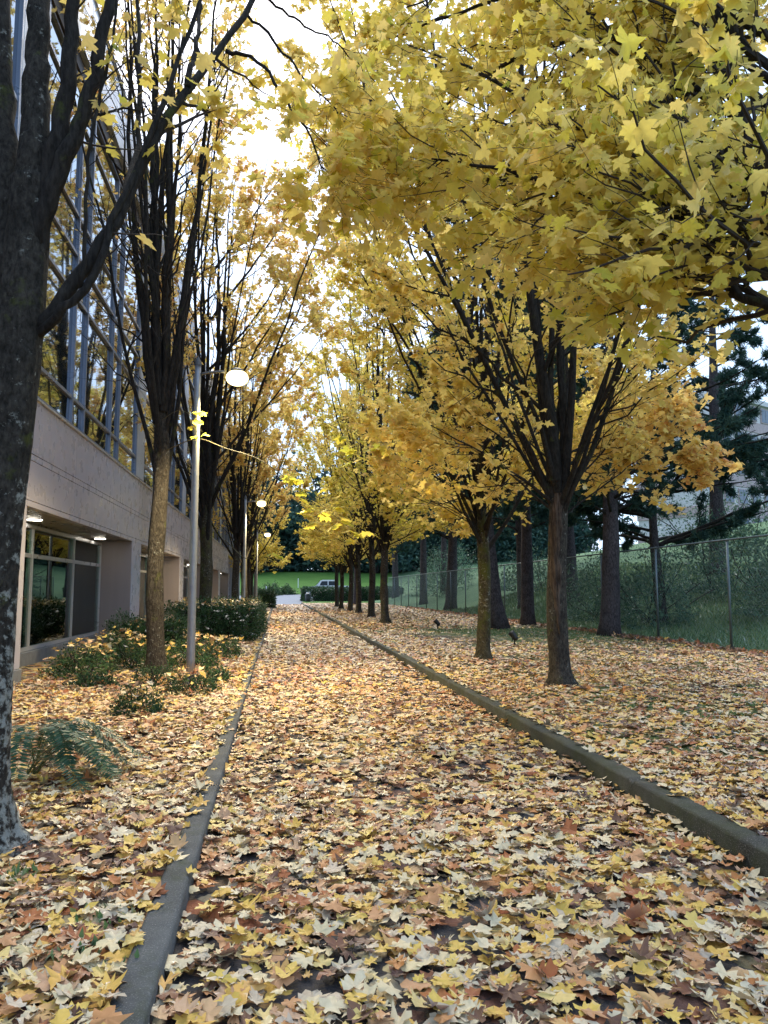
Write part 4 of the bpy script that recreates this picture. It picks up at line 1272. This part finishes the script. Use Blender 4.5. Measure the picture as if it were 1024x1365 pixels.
for i, (x, y, rx, ry, h, nn, lab) in enumerate([
        (-3.25, 13.6, 0.60, 0.75, 0.58, 3000, 'leaf strewn shrub nearest to the big window'),
        (-2.65, 14.9, 0.65, 0.8, 0.62, 3000, 'leaf strewn shrub under the window behind the slim maple'),
        (-1.60, 14.9, 0.60, 0.9, 0.60, 3200, 'shrub between the slim maple and the lamp post'),
        (-3.2, 16.4, 0.7, 0.9, 0.62, 2600, 'shrub in front of the recess wall'),
        (-1.85, 12.35, 0.42, 0.42, 0.34, 1700, 'fine leaved shrub at the foot of the slim maple'),
        (-1.15, 11.3, 0.48, 0.5, 0.30, 1900, 'low shrub around the foot of the lamp post'),
        (-1.62, 9.55, 0.36, 0.40, 0.36, 1800, 'small round shrub standing alone in front of the lamp post'),
        (-2.72, 12.2, 0.40, 0.3, 0.22, 900, 'sparse green clump close to the wall base'),
        (-1.15, 17.2, 0.5, 0.8, 0.42, 2000, 'shrub behind the lamp post, before the large hedge'),
        (-0.95, 12.6, 0.30, 0.4, 0.26, 900, 'small tuft beside the kerb next to the lamp post')]):
    shrub('shrub', x, y, 0.07, rx, ry, h, nn, 0.055 if i not in (4, 5, 6) else 0.040, 'evergreen leaf', lab, SG, toneoff=0.08)
FG = 'bushes behind the wire fence'
for i, (x, y, rx, ry, h, nn, lab) in enumerate([
        (15.2, 21.0, 1.6, 2.0, 2.2, 4500, 'ivy covered bush behind the fence between the last two posts'),
        (12.9, 25.5, 1.4, 2.3, 3.0, 5000, 'dark bush behind the furrowed pine'),
        (13.1, 30.5, 1.5, 2.5, 3.2, 5000, 'dark bush behind the straight pine trunk'),
        (17.5, 27.0, 2.8, 3.0, 3.4, 4500, 'broad bush high on the slope behind the crooked pine'),
        (17.0, 19.5, 2.2, 2.4, 2.2, 4200, 'rounded bush on the open grass slope at the picture edge'),
        (16.5, 48.0, 3.0, 4.0, 3.0, 3500, 'dark thicket on the slope beyond the far fence posts'),
        (24.0, 40.0, 4.0, 5.0, 5.0, 3500, 'tall thicket at the top of the slope'),
        (15.0, 70.0, 3.0, 4.5, 4.5, 3500, 'tall thicket beyond the far end of the fence'),
        (18.0, 82.0, 3.5, 5.0, 5.5, 3500, 'big dark thicket between the fence end and the far hedge'),
        (22.0, 96.0, 4.5, 6.0, 6.0, 3500, 'farthest thicket past the long hedge')]):
    shrub('bush', x, y, float(zhill(np.float64(x), np.float64(y))) - 0.05, rx, ry, h, nn, 0.12 if i < 3 else 0.17, 'bush leaf', lab, FG, stems=14)
for i, (x, y, r_, h, lab) in enumerate([(-0.9, 110.5, 1.5, 2.0, 'greyish bush at the edge of the far lawn, next to the small hedge'), (1.2, 112.5, 1.3, 1.6, 'greyish bush in the middle of the road edge before the lawn'), (-3.6, 109.5, 1.6, 1.8, 'greyish bush partly hidden behind the small hedge')]):
    shrub('bush', x, y, float(far_rise(y)), r_, r_, h, 1500, 0.25, 'evergreen leaf', lab, 'bushes by the far road', toneoff=0.2)

# sword fern
fern = empty('sword_fern', (-1.86, 6.35, 0.08), 'dark green sword fern spreading over fallen leaves beside the big near maple', 'fern')
for k in range(24):
    az = k * 2.4 + rng.normal(0, 0.2)
    if 8 < k: az = rng.uniform(-0.9, 0.7)
    Ln = rng.uniform(0.5, 0.85)
    s = np.linspace(0, 1, 26)
    hgt = rng.uniform(0.22, 0.46)
    rad = Ln * s
    zz = hgt * (1 - (1 - np.clip(s * 1.7, 0, 1.5)) ** 2) * 1.0 - 0.16 * s ** 3
    zz = np.maximum(zz, 0.03 * s)
    P = np.stack([np.cos(az) * rad + 0.04 * np.sin(s * 3 + k), np.sin(az) * rad, zz], -1)
    T = norm(np.gradient(P, axis=0)); sdv = norm(np.cross(T, np.array([0, 0, 1.0])))
    mv, mq, _m = tube_arrays(P[None], (0.0035 * (1 - 0.7 * s))[None], 4, False)
    rib = (mv, np.concatenate([mq[:, :3], mq[:, [0, 2, 3]]]), np.full(len(mv), 0.95))
    pin, tn = [], []
    ss = np.linspace(0.12, 0.99, 40)
    pp = np.stack([np.interp(ss, s, P[:, i]) for i in range(3)], -1); sv = np.stack([np.interp(ss, s, sdv[:, i]) for i in range(3)], -1); tv = np.stack([np.interp(ss, s, T[:, i]) for i in range(3)], -1)
    w_ = 0.085 * np.sin(np.pi * np.clip(0.16 + 0.84 * (1 - ss), 0, 1) ** 0.8) + 0.008
    pos = np.concatenate([pp, pp]); tipd = np.concatenate([sv + 0.25 * tv, -sv + 0.25 * tv]) + np.array([0, 0, -0.12]); nn_ = np.concatenate([np.cross(sv, tv)] * 2); nn_[:, 2] = np.abs(nn_[:, 2])
    sh = (np.array([(0, 0), (0.11, 0.3), (0.0, 1), (-0.11, 0.3)]), OVAL[1])
    fr = leaves('frond', [leaf_part(pos, tipd, nn_, np.concatenate([w_, w_]), np.clip(rng.normal(0.4 + 0.25 * (k % 5 == 0), 0.15, 80), 0, 1), sh, fold=0.0, curl=0.1), rib], 'fern green', fern, kind=None)

# ------------------------------------------------------------------ chain link fence
FXX = 10.5
fence = empty('chain_link_fence', (FXX, 16.9, 0), 'tall grey chain link fence running along the lawn before the grass slope', 'fence')
OF = np.array([FXX, 16.9, 0])
py = [9.6, 13.25, 16.9, 20.4, 24.1, 27.75, 31.4, 35.1, 38.9, 42.7, 46.5, 50.6, 54.4, 58.2, 62, 65.8, 69.6, 73.4]
for yy in py:
    MB().tubes(np.array([(0, yy - 16.9, -0.2), (0, yy - 16.9, 2.66)]), np.array([0.032, 0.030]), 10).tubes(np.array([(0, yy - 16.9, 2.66), (0, yy - 16.9, 2.70), (0, yy - 16.9, 2.72)]), np.array([0.038, 0.036, 0.01]), 10).build('fence_post', M['fence metal'], fence, True)
MB().tubes(np.array([(0.0, py[0] - 16.9, 2.69), (0, py[-1] - 16.9, 2.69)]), np.array([0.022, 0.022]), 8).build('top_rail', M['fence metal'], fence, True)
ww = []
y0, y1, zb, zt = py[0] - 16.9, py[-1] - 16.9, 0.12, 2.66
Hh = zt - zb
for sgn in (1, -1):
    starts = np.arange(y0 - Hh, y1, 0.115)
    a = np.clip(starts, y0, y1); b = np.clip(starts + Hh, y0, y1)
    za, zb_ = zb + (a - starts), zb + (b - starts)
    if sgn < 0: za, zb_ = zt - (a - starts), zt - (b - starts)
    ok = b - a > 0.05
    ww.append(np.stack([np.stack([np.full(ok.sum(), 0.045 + 0.004 * sgn), a[ok], za[ok]], -1), np.stack([np.full(ok.sum(), 0.045 + 0.004 * sgn), b[ok], zb_[ok]], -1)], 1))
ww = np.concatenate(ww)
MB().tubes(ww, np.full((len(ww), 2), 0.0030), 3, False).build('wire_mesh', M['fence wire'], fence)['kind'] = 'stuff'

# ------------------------------------------------------------------ garden spotlights
def spotlight(x, y, rz, label):
    o = empty('garden_spotlight', (x, y, float(zlawn(np.float64(x), np.float64(y)))), label, 'spotlight', 'spotlights on the lawn', rz)
    MB().tubes(np.array([(0, 0, -0.1), (0, 0, 0.16)]), np.array([0.022, 0.022]), 8).build('stake', M['black plastic'], o)
    hd = MB().tubes(np.array([(-0.07, 0, 0.15), (-0.05, 0, 0.17), (0.05, 0, 0.27), (0.10, 0, 0.32)]), np.array([0.03, 0.065, 0.075, 0.085]), 12).build('lamp_head', M['black plastic'], o, True)
    MB().tubes(np.array([(0.099, 0, 0.319), (0.103, 0, 0.323)]), np.array([0.07, 0.07]), 12).build('lens', M['vehicle glass'], hd)
    MB().box(-0.012, 0.012, -0.09, -0.075, 0.12, 0.24).box(-0.012, 0.012, 0.075, 0.09, 0.12, 0.24).build('bracket', M['black plastic'], o)


spotlight(5.83, 18.7, 2.2, 'black garden spotlight on the leaves near the second maple')
spotlight(5.62, 27.0, 2.6, 'black garden spotlight farther off, on the grass strip of the lawn')

# ------------------------------------------------------------------ things by the far road
van = empty('pickup_truck', (6.6, 107, float(far_rise(107)) + 0.02), 'white pickup truck facing the lawn, half hidden behind the dark hedge', 'truck')
prof = [(-2.55, 0.45), (-2.6, 0.95), (-2.5, 1.15), (-1.35, 1.30), (-0.75, 1.98), (-0.5, 2.06), (1.0, 2.06), (1.25, 1.95), (1.35, 1.35), (2.8, 1.33), (2.85, 0.5)]


def extrude(prof, y0, y1, inset=0.0):
    n_ = len(prof)
    v = [(x, y0, z) for x, z in prof] + [(x, y1, z) for x, z in prof]
    c0, c1 = np.mean(v[:n_], 0), np.mean(v[n_:], 0)
    v += [tuple(c0), tuple(c1)]
    t = [(2 * n_, (i + 1) % n_, i) for i in range(n_)] + [(2 * n_ + 1, n_ + i, n_ + (i + 1) % n_) for i in range(n_)]
    q = [(i, (i + 1) % n_, n_ + (i + 1) % n_, n_ + i) for i in range(n_)]
    return MB().add(v, t, q)


body = extrude(prof, -0.95, 0.95)
body.build('body', M['white paint'], van)
MB().add([(-1.37, -0.82, 1.33), (-1.37, 0.82, 1.33), (-0.79, 0.72, 1.96), (-0.79, -0.72, 1.96)], q=[(0, 1, 2, 3)]).build('windscreen', M['vehicle glass'], van)
for sx in (-1, 1):
    for a, b in ((-0.95, 0.1), (0.2, 1.05)):
        MB().add([(a, sx * 0.956, 1.36), (b, sx * 0.956, 1.36), (b - 0.02, sx * 0.956, 1.9), (a + (0.32 if a < 0 else 0.02), sx * 0.956, 1.9)], q=[(0, 1, 2, 3)]).build('side_window', M['vehicle glass'], van)
    MB().box(-2.62, -2.56, sx * 0.72 - 0.16, sx * 0.72 + 0.16, 0.82, 1.0, 0.01).build('headlight', M['rim'], van)
    MB().box(-1.0, -0.85, sx * 1.0 - 0.08, sx * 1.0 + 0.08, 1.35, 1.52, 0.01).build('mirror', M['white paint'], van)
    for xx in (-1.7, 1.8):
        wh = MB().tubes(np.array([(xx, sx * 0.80, 0.36), (xx, sx * 0.82, 0.36), (xx, sx * 0.98, 0.36), (xx, sx * 1.0, 0.36)]), np.array([0.30, 0.37, 0.37, 0.30]), 18).build('wheel', M['tyre'], van)
        MB().tubes(np.array([(xx, sx * 1.0, 0.36), (xx, sx * 1.012, 0.36)]), np.array([0.2, 0.2]), 12).build('rim', M['rim'], wh)
MB().box(-2.66, -2.5, -0.93, 0.93, 0.42, 0.62, 0.02).build('bumper', M['lamp housing'], van)
van.scale = (1.1, 1.1, 1.1)

binn = empty('litter_bin', (3.55, 93.5, 0.0), 'dark domed litter bin at the corner of the road and hedge', 'bin')
MB().tubes(np.array([(0, 0, 0), (0, 0, 0.02), (0, 0, 0.85), (0, 0, 0.87)]), np.array([0.30, 0.32, 0.36, 0.33]), 16).build('body', M['black plastic'], binn, True)
a = np.linspace(0, math.pi / 2, 6)
MB().tubes(np.stack([0 * a, 0 * a, 0.88 + 0.34 * np.sin(a)], -1), np.maximum(0.37 * np.cos(a), 0.01), 16).build('lid', M['lamp housing'], binn, True)
MB().box(-0.16, 0.16, -0.372, -0.30, 0.92, 1.04).build('opening', M['joint gap'], binn)
for x, y, lab in ((3.1, 122, 'short white marker post on the far lawn, next to the truck'), (-1.6, 106, 'white marker post at the road edge, next to the building corner')):
    mk = empty('marker_post', (x, y, float(far_rise(y))), lab, 'post', 'marker posts by the far road')
    MB().box(-0.06, 0.06, -0.06, 0.06, -0.1, 1.4, 0.01).build('shaft', M['white paint'], mk)
    MB().box(-0.075, 0.075, -0.075, 0.075, 1.402, 1.47, 0.02).build('cap', M['white paint'], mk)

# apartment block far beyond the slope
ap = empty('apartment_block', (49, 79, 3.0), 'pink and white apartment block glimpsed between pine branches beyond the fence', 'building', rz=0.5)
for z0 in range(6):
    MB().box(-9, 9, -5, 5, z0 * 3.0, z0 * 3.0 + 1.1, 0.02).build('floor_band', M['brick pink'], ap)
    MB().box(-8.9, 8.9, -4.9, 4.9, z0 * 3.0 + 1.101, z0 * 3.0 + 2.999).build('storey_wall', M['pale facade'], ap)
    for k in range(7):
        x = -7.8 + k * 2.6
        f_ = MB().box(x - 0.85, x + 0.85, -5.03, -4.91, z0 * 3.0 + 1.2, z0 * 3.0 + 2.8).build('window', M['brick pink'], ap)
        MB().box(x - 0.75, x - 0.03, -5.06, -5.032, z0 * 3.0 + 1.3, z0 * 3.0 + 2.7).box(x + 0.03, x + 0.75, -5.06, -5.032, z0 * 3.0 + 1.3, z0 * 3.0 + 2.7).build('pane', M['far glass'], f_)
MB().box(-9.3, 9.3, -5.3, 5.3, 18.0, 18.5).build('roof', M['pale facade'], ap)

# ------------------------------------------------------------------ grass
def grass(name, x0, x1, y0, y1, n, h, fz, wd=0.006, mask=None):
    x = rng.uniform(x0, x1, n); y = rng.uniform(y0, y1, n)
    if mask is not None:
        m = mask(x, y); x, y = x[m], y[m]
    z = fz(x, y)
    p = np.stack([x, y, z], -1); m = in_view(p, 30); p = p[m]; N = len(p)
    d_ = norm(np.stack([rng.normal(0, 0.5, N), rng.normal(0, 0.5, N), np.ones(N)], -1)); hh = h * rng.uniform(0.4, 1.2, N)
    sd = norm(np.cross(d_, rng.normal(0, 1, (N, 3)))) * (wd * (1 + p[:, 1:2] * 0.03))
    co = np.stack([p - sd, p + sd, p + d_ * hh[:, None]], 1).reshape(-1, 3)
    o = leaves(name, [(co, np.arange(3 * N).reshape(-1, 3), np.repeat(rng.uniform(0, 1, N), 3))], 'grass blade')
    return o


def gmask(x, y):
    return (np.sin(x * 0.8 + 1) + np.sin(y * 0.55) + np.sin(x * 2.1 + y * 1.3) * 0.6 + rng.normal(0, 0.5, len(x))) > 0.2


grass('lawn_grass', 3.2, 10.4, 17, 30, 26000, 0.07, zlawn, 0.006, gmask)
grass('slope_grass', 10.7, 22, 12, 50, 42000, 0.20, zhill, 0.010)
wx = [(5.0, 8.1), (5.6, 8.6), (5.3, 7.4), (6.2, 8.4), (4.6, 7.9), (5.9, 9.4), (6.6, 10.2), (4.2, 8.9)]
for x, y in [(-1.2, 3.0), (-1.0, 3.5), (-1.35, 4.1), (-0.75, 3.9), (-1.15, 2.75), (-0.72, 3.2)] + wx:
    pass
wp_ = np.concatenate([rng.normal(0, 0.07, (60, 2)) + np.array(c_) for c_ in wx])
wz = [(-1.15, 3.05), (-0.72, 3.25), (-1.28, 4.2), (-0.74, 3.6), (-1.2, 2.8)]
wq_ = np.concatenate([rng.normal(0, 0.07, (40, 2)) + np.array(c_) for c_ in wz])
ws = np.concatenate([wp_, wq_]); z_ = np.where(ws[:, 0] > 0, zlawn(ws[:, 0], ws[:, 1]), zbed(ws[:, 0], ws[:, 1]))
N = len(ws)
tipd = norm(np.stack([rng.normal(0, 0.6, N), rng.normal(0, 0.6, N), rng.uniform(0.3, 1.2, N)], -1))
leaves('weeds', [leaf_part(np.column_stack([ws, z_ + 0.02]), tipd, rand_dirs(N), rng.uniform(0.02, 0.06, N), rng.uniform(0.2, 0.9, N), OVAL)], 'grass blade')

# ------------------------------------------------------------------ fallen leaves
def litter(name, x0, x1, bands, fz, extra=None, pile=None):
    parts = []
    for y0, y1, dens, lod, sz, c0 in bands:
        n_ = int(dens * (x1 - x0) * (y1 - y0))
        x = rng.uniform(x0, x1, n_); y = rng.uniform(y0, y1, n_)
        cl = 0.5 + 0.5 * vnoise(x, y, 1.6)
        hole = np.clip(1.6 * (vnoise(x * 2.1 + 5, y * 1.9, 1.7) - 0.38), 0, 0.9) * (name == 'path_leaf_litter')
        keep_ = rng.uniform(0, 1, n_) < (0.55 + 0.55 * cl) * (1 - hole)
        if extra is not None: keep_ &= extra(x, y)
        x, y = x[keep_], y[keep_]
        p = np.stack([x, y, fz(x, y)], -1)
        mm = in_view(p, 160); p = p[mm]
        N = len(p)
        p[:, 2] += rng.uniform(0.006, 0.036, N) + (pile(p[:, 0], p[:, 1]) if pile is not None else 0)
        a = rng.uniform(0, 2 * math.pi, N)
        up = norm(np.stack([rng.normal(0, 0.13, N), rng.normal(0, 0.13, N), np.ones(N)], -1))
        up[rng.uniform(0, 1, N) < 0.4, 2] *= 1.0
        tip = np.stack([np.cos(a), np.sin(a), 0 * a], -1); tip -= (tip * up).sum(1, keepdims=True) * up
        u_ = rng.uniform(0, 1, N)
        damp = np.clip(0.30 + 0.18 * vnoise(p[:, 0] + 3, p[:, 1], 0.9), 0.05, 0.5)
        tn = np.where(u_ < damp, rng.uniform(0, 0.42, N), np.where(u_ > 0.90, rng.uniform(0.8, 1.0, N), np.clip(rng.normal(c0, 0.19, N), 0, 1)))
        parts.append(leaf_part(p, tip, up, sz * rng.uniform(0.45, 1.3, N), tn, LOD[lod], fold=0.05, curl=0.22, rough=0.055, worn=0.16))
    return leaves(name, parts, 'fallen leaf')


BANDS = lambda k: [(1.9, 6.0, 470 * k, 0, 0.090, 0.66), (6.0, 12, 350 * k, 1, 0.098, 0.58), (12, 25, 170 * k, 1, 0.115, 0.54), (25, 50, 70 * k, 2, 0.15, 0.50), (50, 82, 26 * k, 2, 0.20, 0.48)]
litter('path_leaf_litter', X_L1, X_R0, BANDS(1.0), lambda x, y: 0 * x, pile=lambda x, y: 0.05 * np.clip((x - 2.2) / 0.3, 0, 1) ** 2 + 0.02 * np.clip((-0.2 - x) / 0.22, 0, 1))
litter('bed_leaf_litter', -4.0, X_L0, BANDS(0.95), zbed, pile=lambda x, y: 0.02 * np.clip((x + 0.9) / 0.34, 0, 1))


def lawn_keep(x, y):
    g = np.exp(-((y - 23.5 + 0.5 * vnoise(x, y, 1.0)) / 4.2) ** 2) * np.clip((x - 3.6 + 0.8 * vnoise(x, y, 0.7)) / 1.6, 0, 1)
    return rng.uniform(0, 1, len(x)) < 1 - 0.97 * np.clip(1.5 * g, 0, 1)


litter('lawn_leaf_litter', X_R1 - 0.03, 10.4, BANDS(0.9), zlawn, lawn_keep, pile=lambda x, y: 0.025 * np.clip((2.95 - x) / 0.3, 0, 1))
# leaves lying on the low kerb, on shrubs, and drifted against the fence
yk = 2.6 + 27 * rng.uniform(0, 1, 760) ** 0.7; xk = X_L0 + np.abs(rng.normal(0, 0.045, 760)) * np.where(rng.uniform(0, 1, 760) < 0.05, 2.2, 0.8)
xk[:90] = X_R1 - np.abs(rng.normal(0, 0.05, 90)); yk[:90] = rng.uniform(3, 26, 90)
pk = np.stack([xk, yk, np.where(xk > 0, 0.178, 0.112)], -1)
xs_ = rng.uniform(-0.4, 0.4, 1500)
sh_ = [(-3.25, 13.6, 0.60, 0.75, 0.58), (-2.65, 14.9, 0.65, 0.8, 0.62), (-1.6, 14.9, 0.6, 0.9, 0.6), (-3.2, 16.4, 0.7, 0.9, 0.62), (-1.15, 11.3, 0.48, 0.5, 0.30), (-1.62, 9.55, 0.36, 0.4, 0.36), (-1.15, 17.2, 0.5, 0.8, 0.42), (-2.9, 19.4, 1.0, 1.5, 0.78)]
sp = []
for cx, cy, rx, ry, h in sh_:
    k = int(50 * rx * ry / 0.4)
    a = rng.uniform(0, 6.28, k); r_ = np.sqrt(rng.uniform(0, 0.92, k))
    sp.append(np.stack([cx + rx * r_ * np.cos(a), cy + ry * r_ * np.sin(a), 0.09 + h * np.sqrt(np.maximum(1 - r_ ** 2, 0)) + rng.uniform(-0.03, 0.05, k)], -1))
hk = 700
sp.append(np.stack([rng.uniform(-3.0, -0.6, hk), rng.uniform(21.7, 28.7, hk), np.full(hk, 1.10) + rng.normal(0, 0.05, hk)], -1))
sp = np.concatenate(sp)
fk = 2600
yf = rng.uniform(14, 60, fk); xf = 10.35 - np.abs(rng.normal(0, 0.22, fk)); pf = np.stack([xf, yf, zlawn(xf, yf) + rng.uniform(0.0, 0.09, fk)], -1)
parts = []
for p, c0, lod, sz, tl in ((pk, 0.62, 0, 0.10, 0.2), (sp, 0.62, 1, 0.105, 0.5), (pf, 0.16, 1, 0.13, 0.5)):
    N = len(p); a = rng.uniform(0, 6.28, N)
    up = norm(np.stack([rng.normal(0, tl, N), rng.normal(0, tl, N), np.ones(N)], -1)); tip = np.stack([np.cos(a), np.sin(a), 0 * a], -1); tip -= (tip * up).sum(1, keepdims=True) * up
    parts.append(leaf_part(p, tip, up, sz * rng.uniform(0.55, 1.2, N), np.clip(rng.normal(c0, 0.18, N), 0, 1), LOD[lod], fold=0.1, curl=0.35, rough=0.06))
leaves('drifted_leaves', parts, 'fallen leaf')

# the 300 largest fallen leaves in view, each one by itself
CL = [('cream coloured', 0.84), ('pale beige', 0.97), ('golden yellow', 0.62), ('orange brown', 0.34), ('rust red', 0.20), ('dark purplish', 0.06)]
shapes = []
for nm, tv in CL:
    row = []
    for k in range(12):
        co, tr, tn = leaf_part(np.zeros((1, 3)), np.array([[0, 1.0, 0]]), np.array([[0, 0, 1.0]]), np.ones(1), np.array([np.clip(tv + rng.normal(0, 0.02), 0, 1)]), LOD[0], fold=0.06, curl=0.28, rough=0.05, worn=0.13)
        n0 = len(co)
        st = np.array([(0.012, 0, 0.0), (-0.012, 0, 0.0), (-0.05, -0.32, 0.03), (0.04, -0.6, 0.06), (0.055, -0.59, 0.06), (-0.03, -0.32, 0.03)])
        co = np.vstack([co, st]); tr = np.vstack([tr, np.array([(0, 1, 2), (0, 2, 5), (5, 2, 3), (5, 3, 4)]) + n0]); tn = np.append(tn, np.full(6, max(tv - 0.25, 0)))
        me = raw_mesh('fallen_leaf', co, tris=tr, smooth=True, attrs={'tone': tn}); me.materials.append(M['fallen leaf']); row.append(me)
    shapes.append(row)
cnt, tries = 0, 0
while cnt < 296 and tries < 20000:
    tries += 1
    Y = 2.15 + 2.6 * rng.uniform() ** 1.3
    X = rng.uniform(-1.6, 3.4)
    if X_L0 < X < X_L1 or X_R0 < X < X_R1: continue
    place = 'path' if X_L1 < X < X_R0 else ('planting bed' if X < 0 else 'lawn behind the tall kerb')
    z = 0.0 if place == 'path' else (zbed(np.float64(X), np.float64(Y)) if X < 0 else zlawn(np.float64(X), np.float64(Y)))
    p = np.array([X, Y, float(z) + rng.uniform(0.036, 0.052)])
    if not in_view(p[None], -5)[0]: continue
    ci = rng.choice(6, p=[0.24, 0.13, 0.28, 0.17, 0.07, 0.11])
    a = rng.uniform(0, 6.28)
    up = norm(np.array([rng.normal(0, 0.22), rng.normal(0, 0.22), 1.0])); tp_ = np.array([math.cos(a), math.sin(a), 0.0]); tp_ -= tp_.dot(up) * up
    o = place_leaf(shapes[ci][rng.integers(0, 12)], p, tp_, up, 0.062 + 0.062 * rng.uniform() ** 1.6, None, 'fallen_leaf')
    if place == 'path':
        where = 'beside the low kerb on the path' if X < 0.15 else ('towards the tall kerb on the path' if X > 1.75 else 'in the middle of the path')
    else:
        where = 'in the planting bed' if X < 0 else 'on the lawn behind the tall kerb'
    where += ' at the very front' if Y < 3.0 else ' steps ahead'
    tag(o, CL[ci][0] + ' maple leaf ' + where, 'leaf', CL[ci][0] + ' leaves ' + where)
    cnt += 1
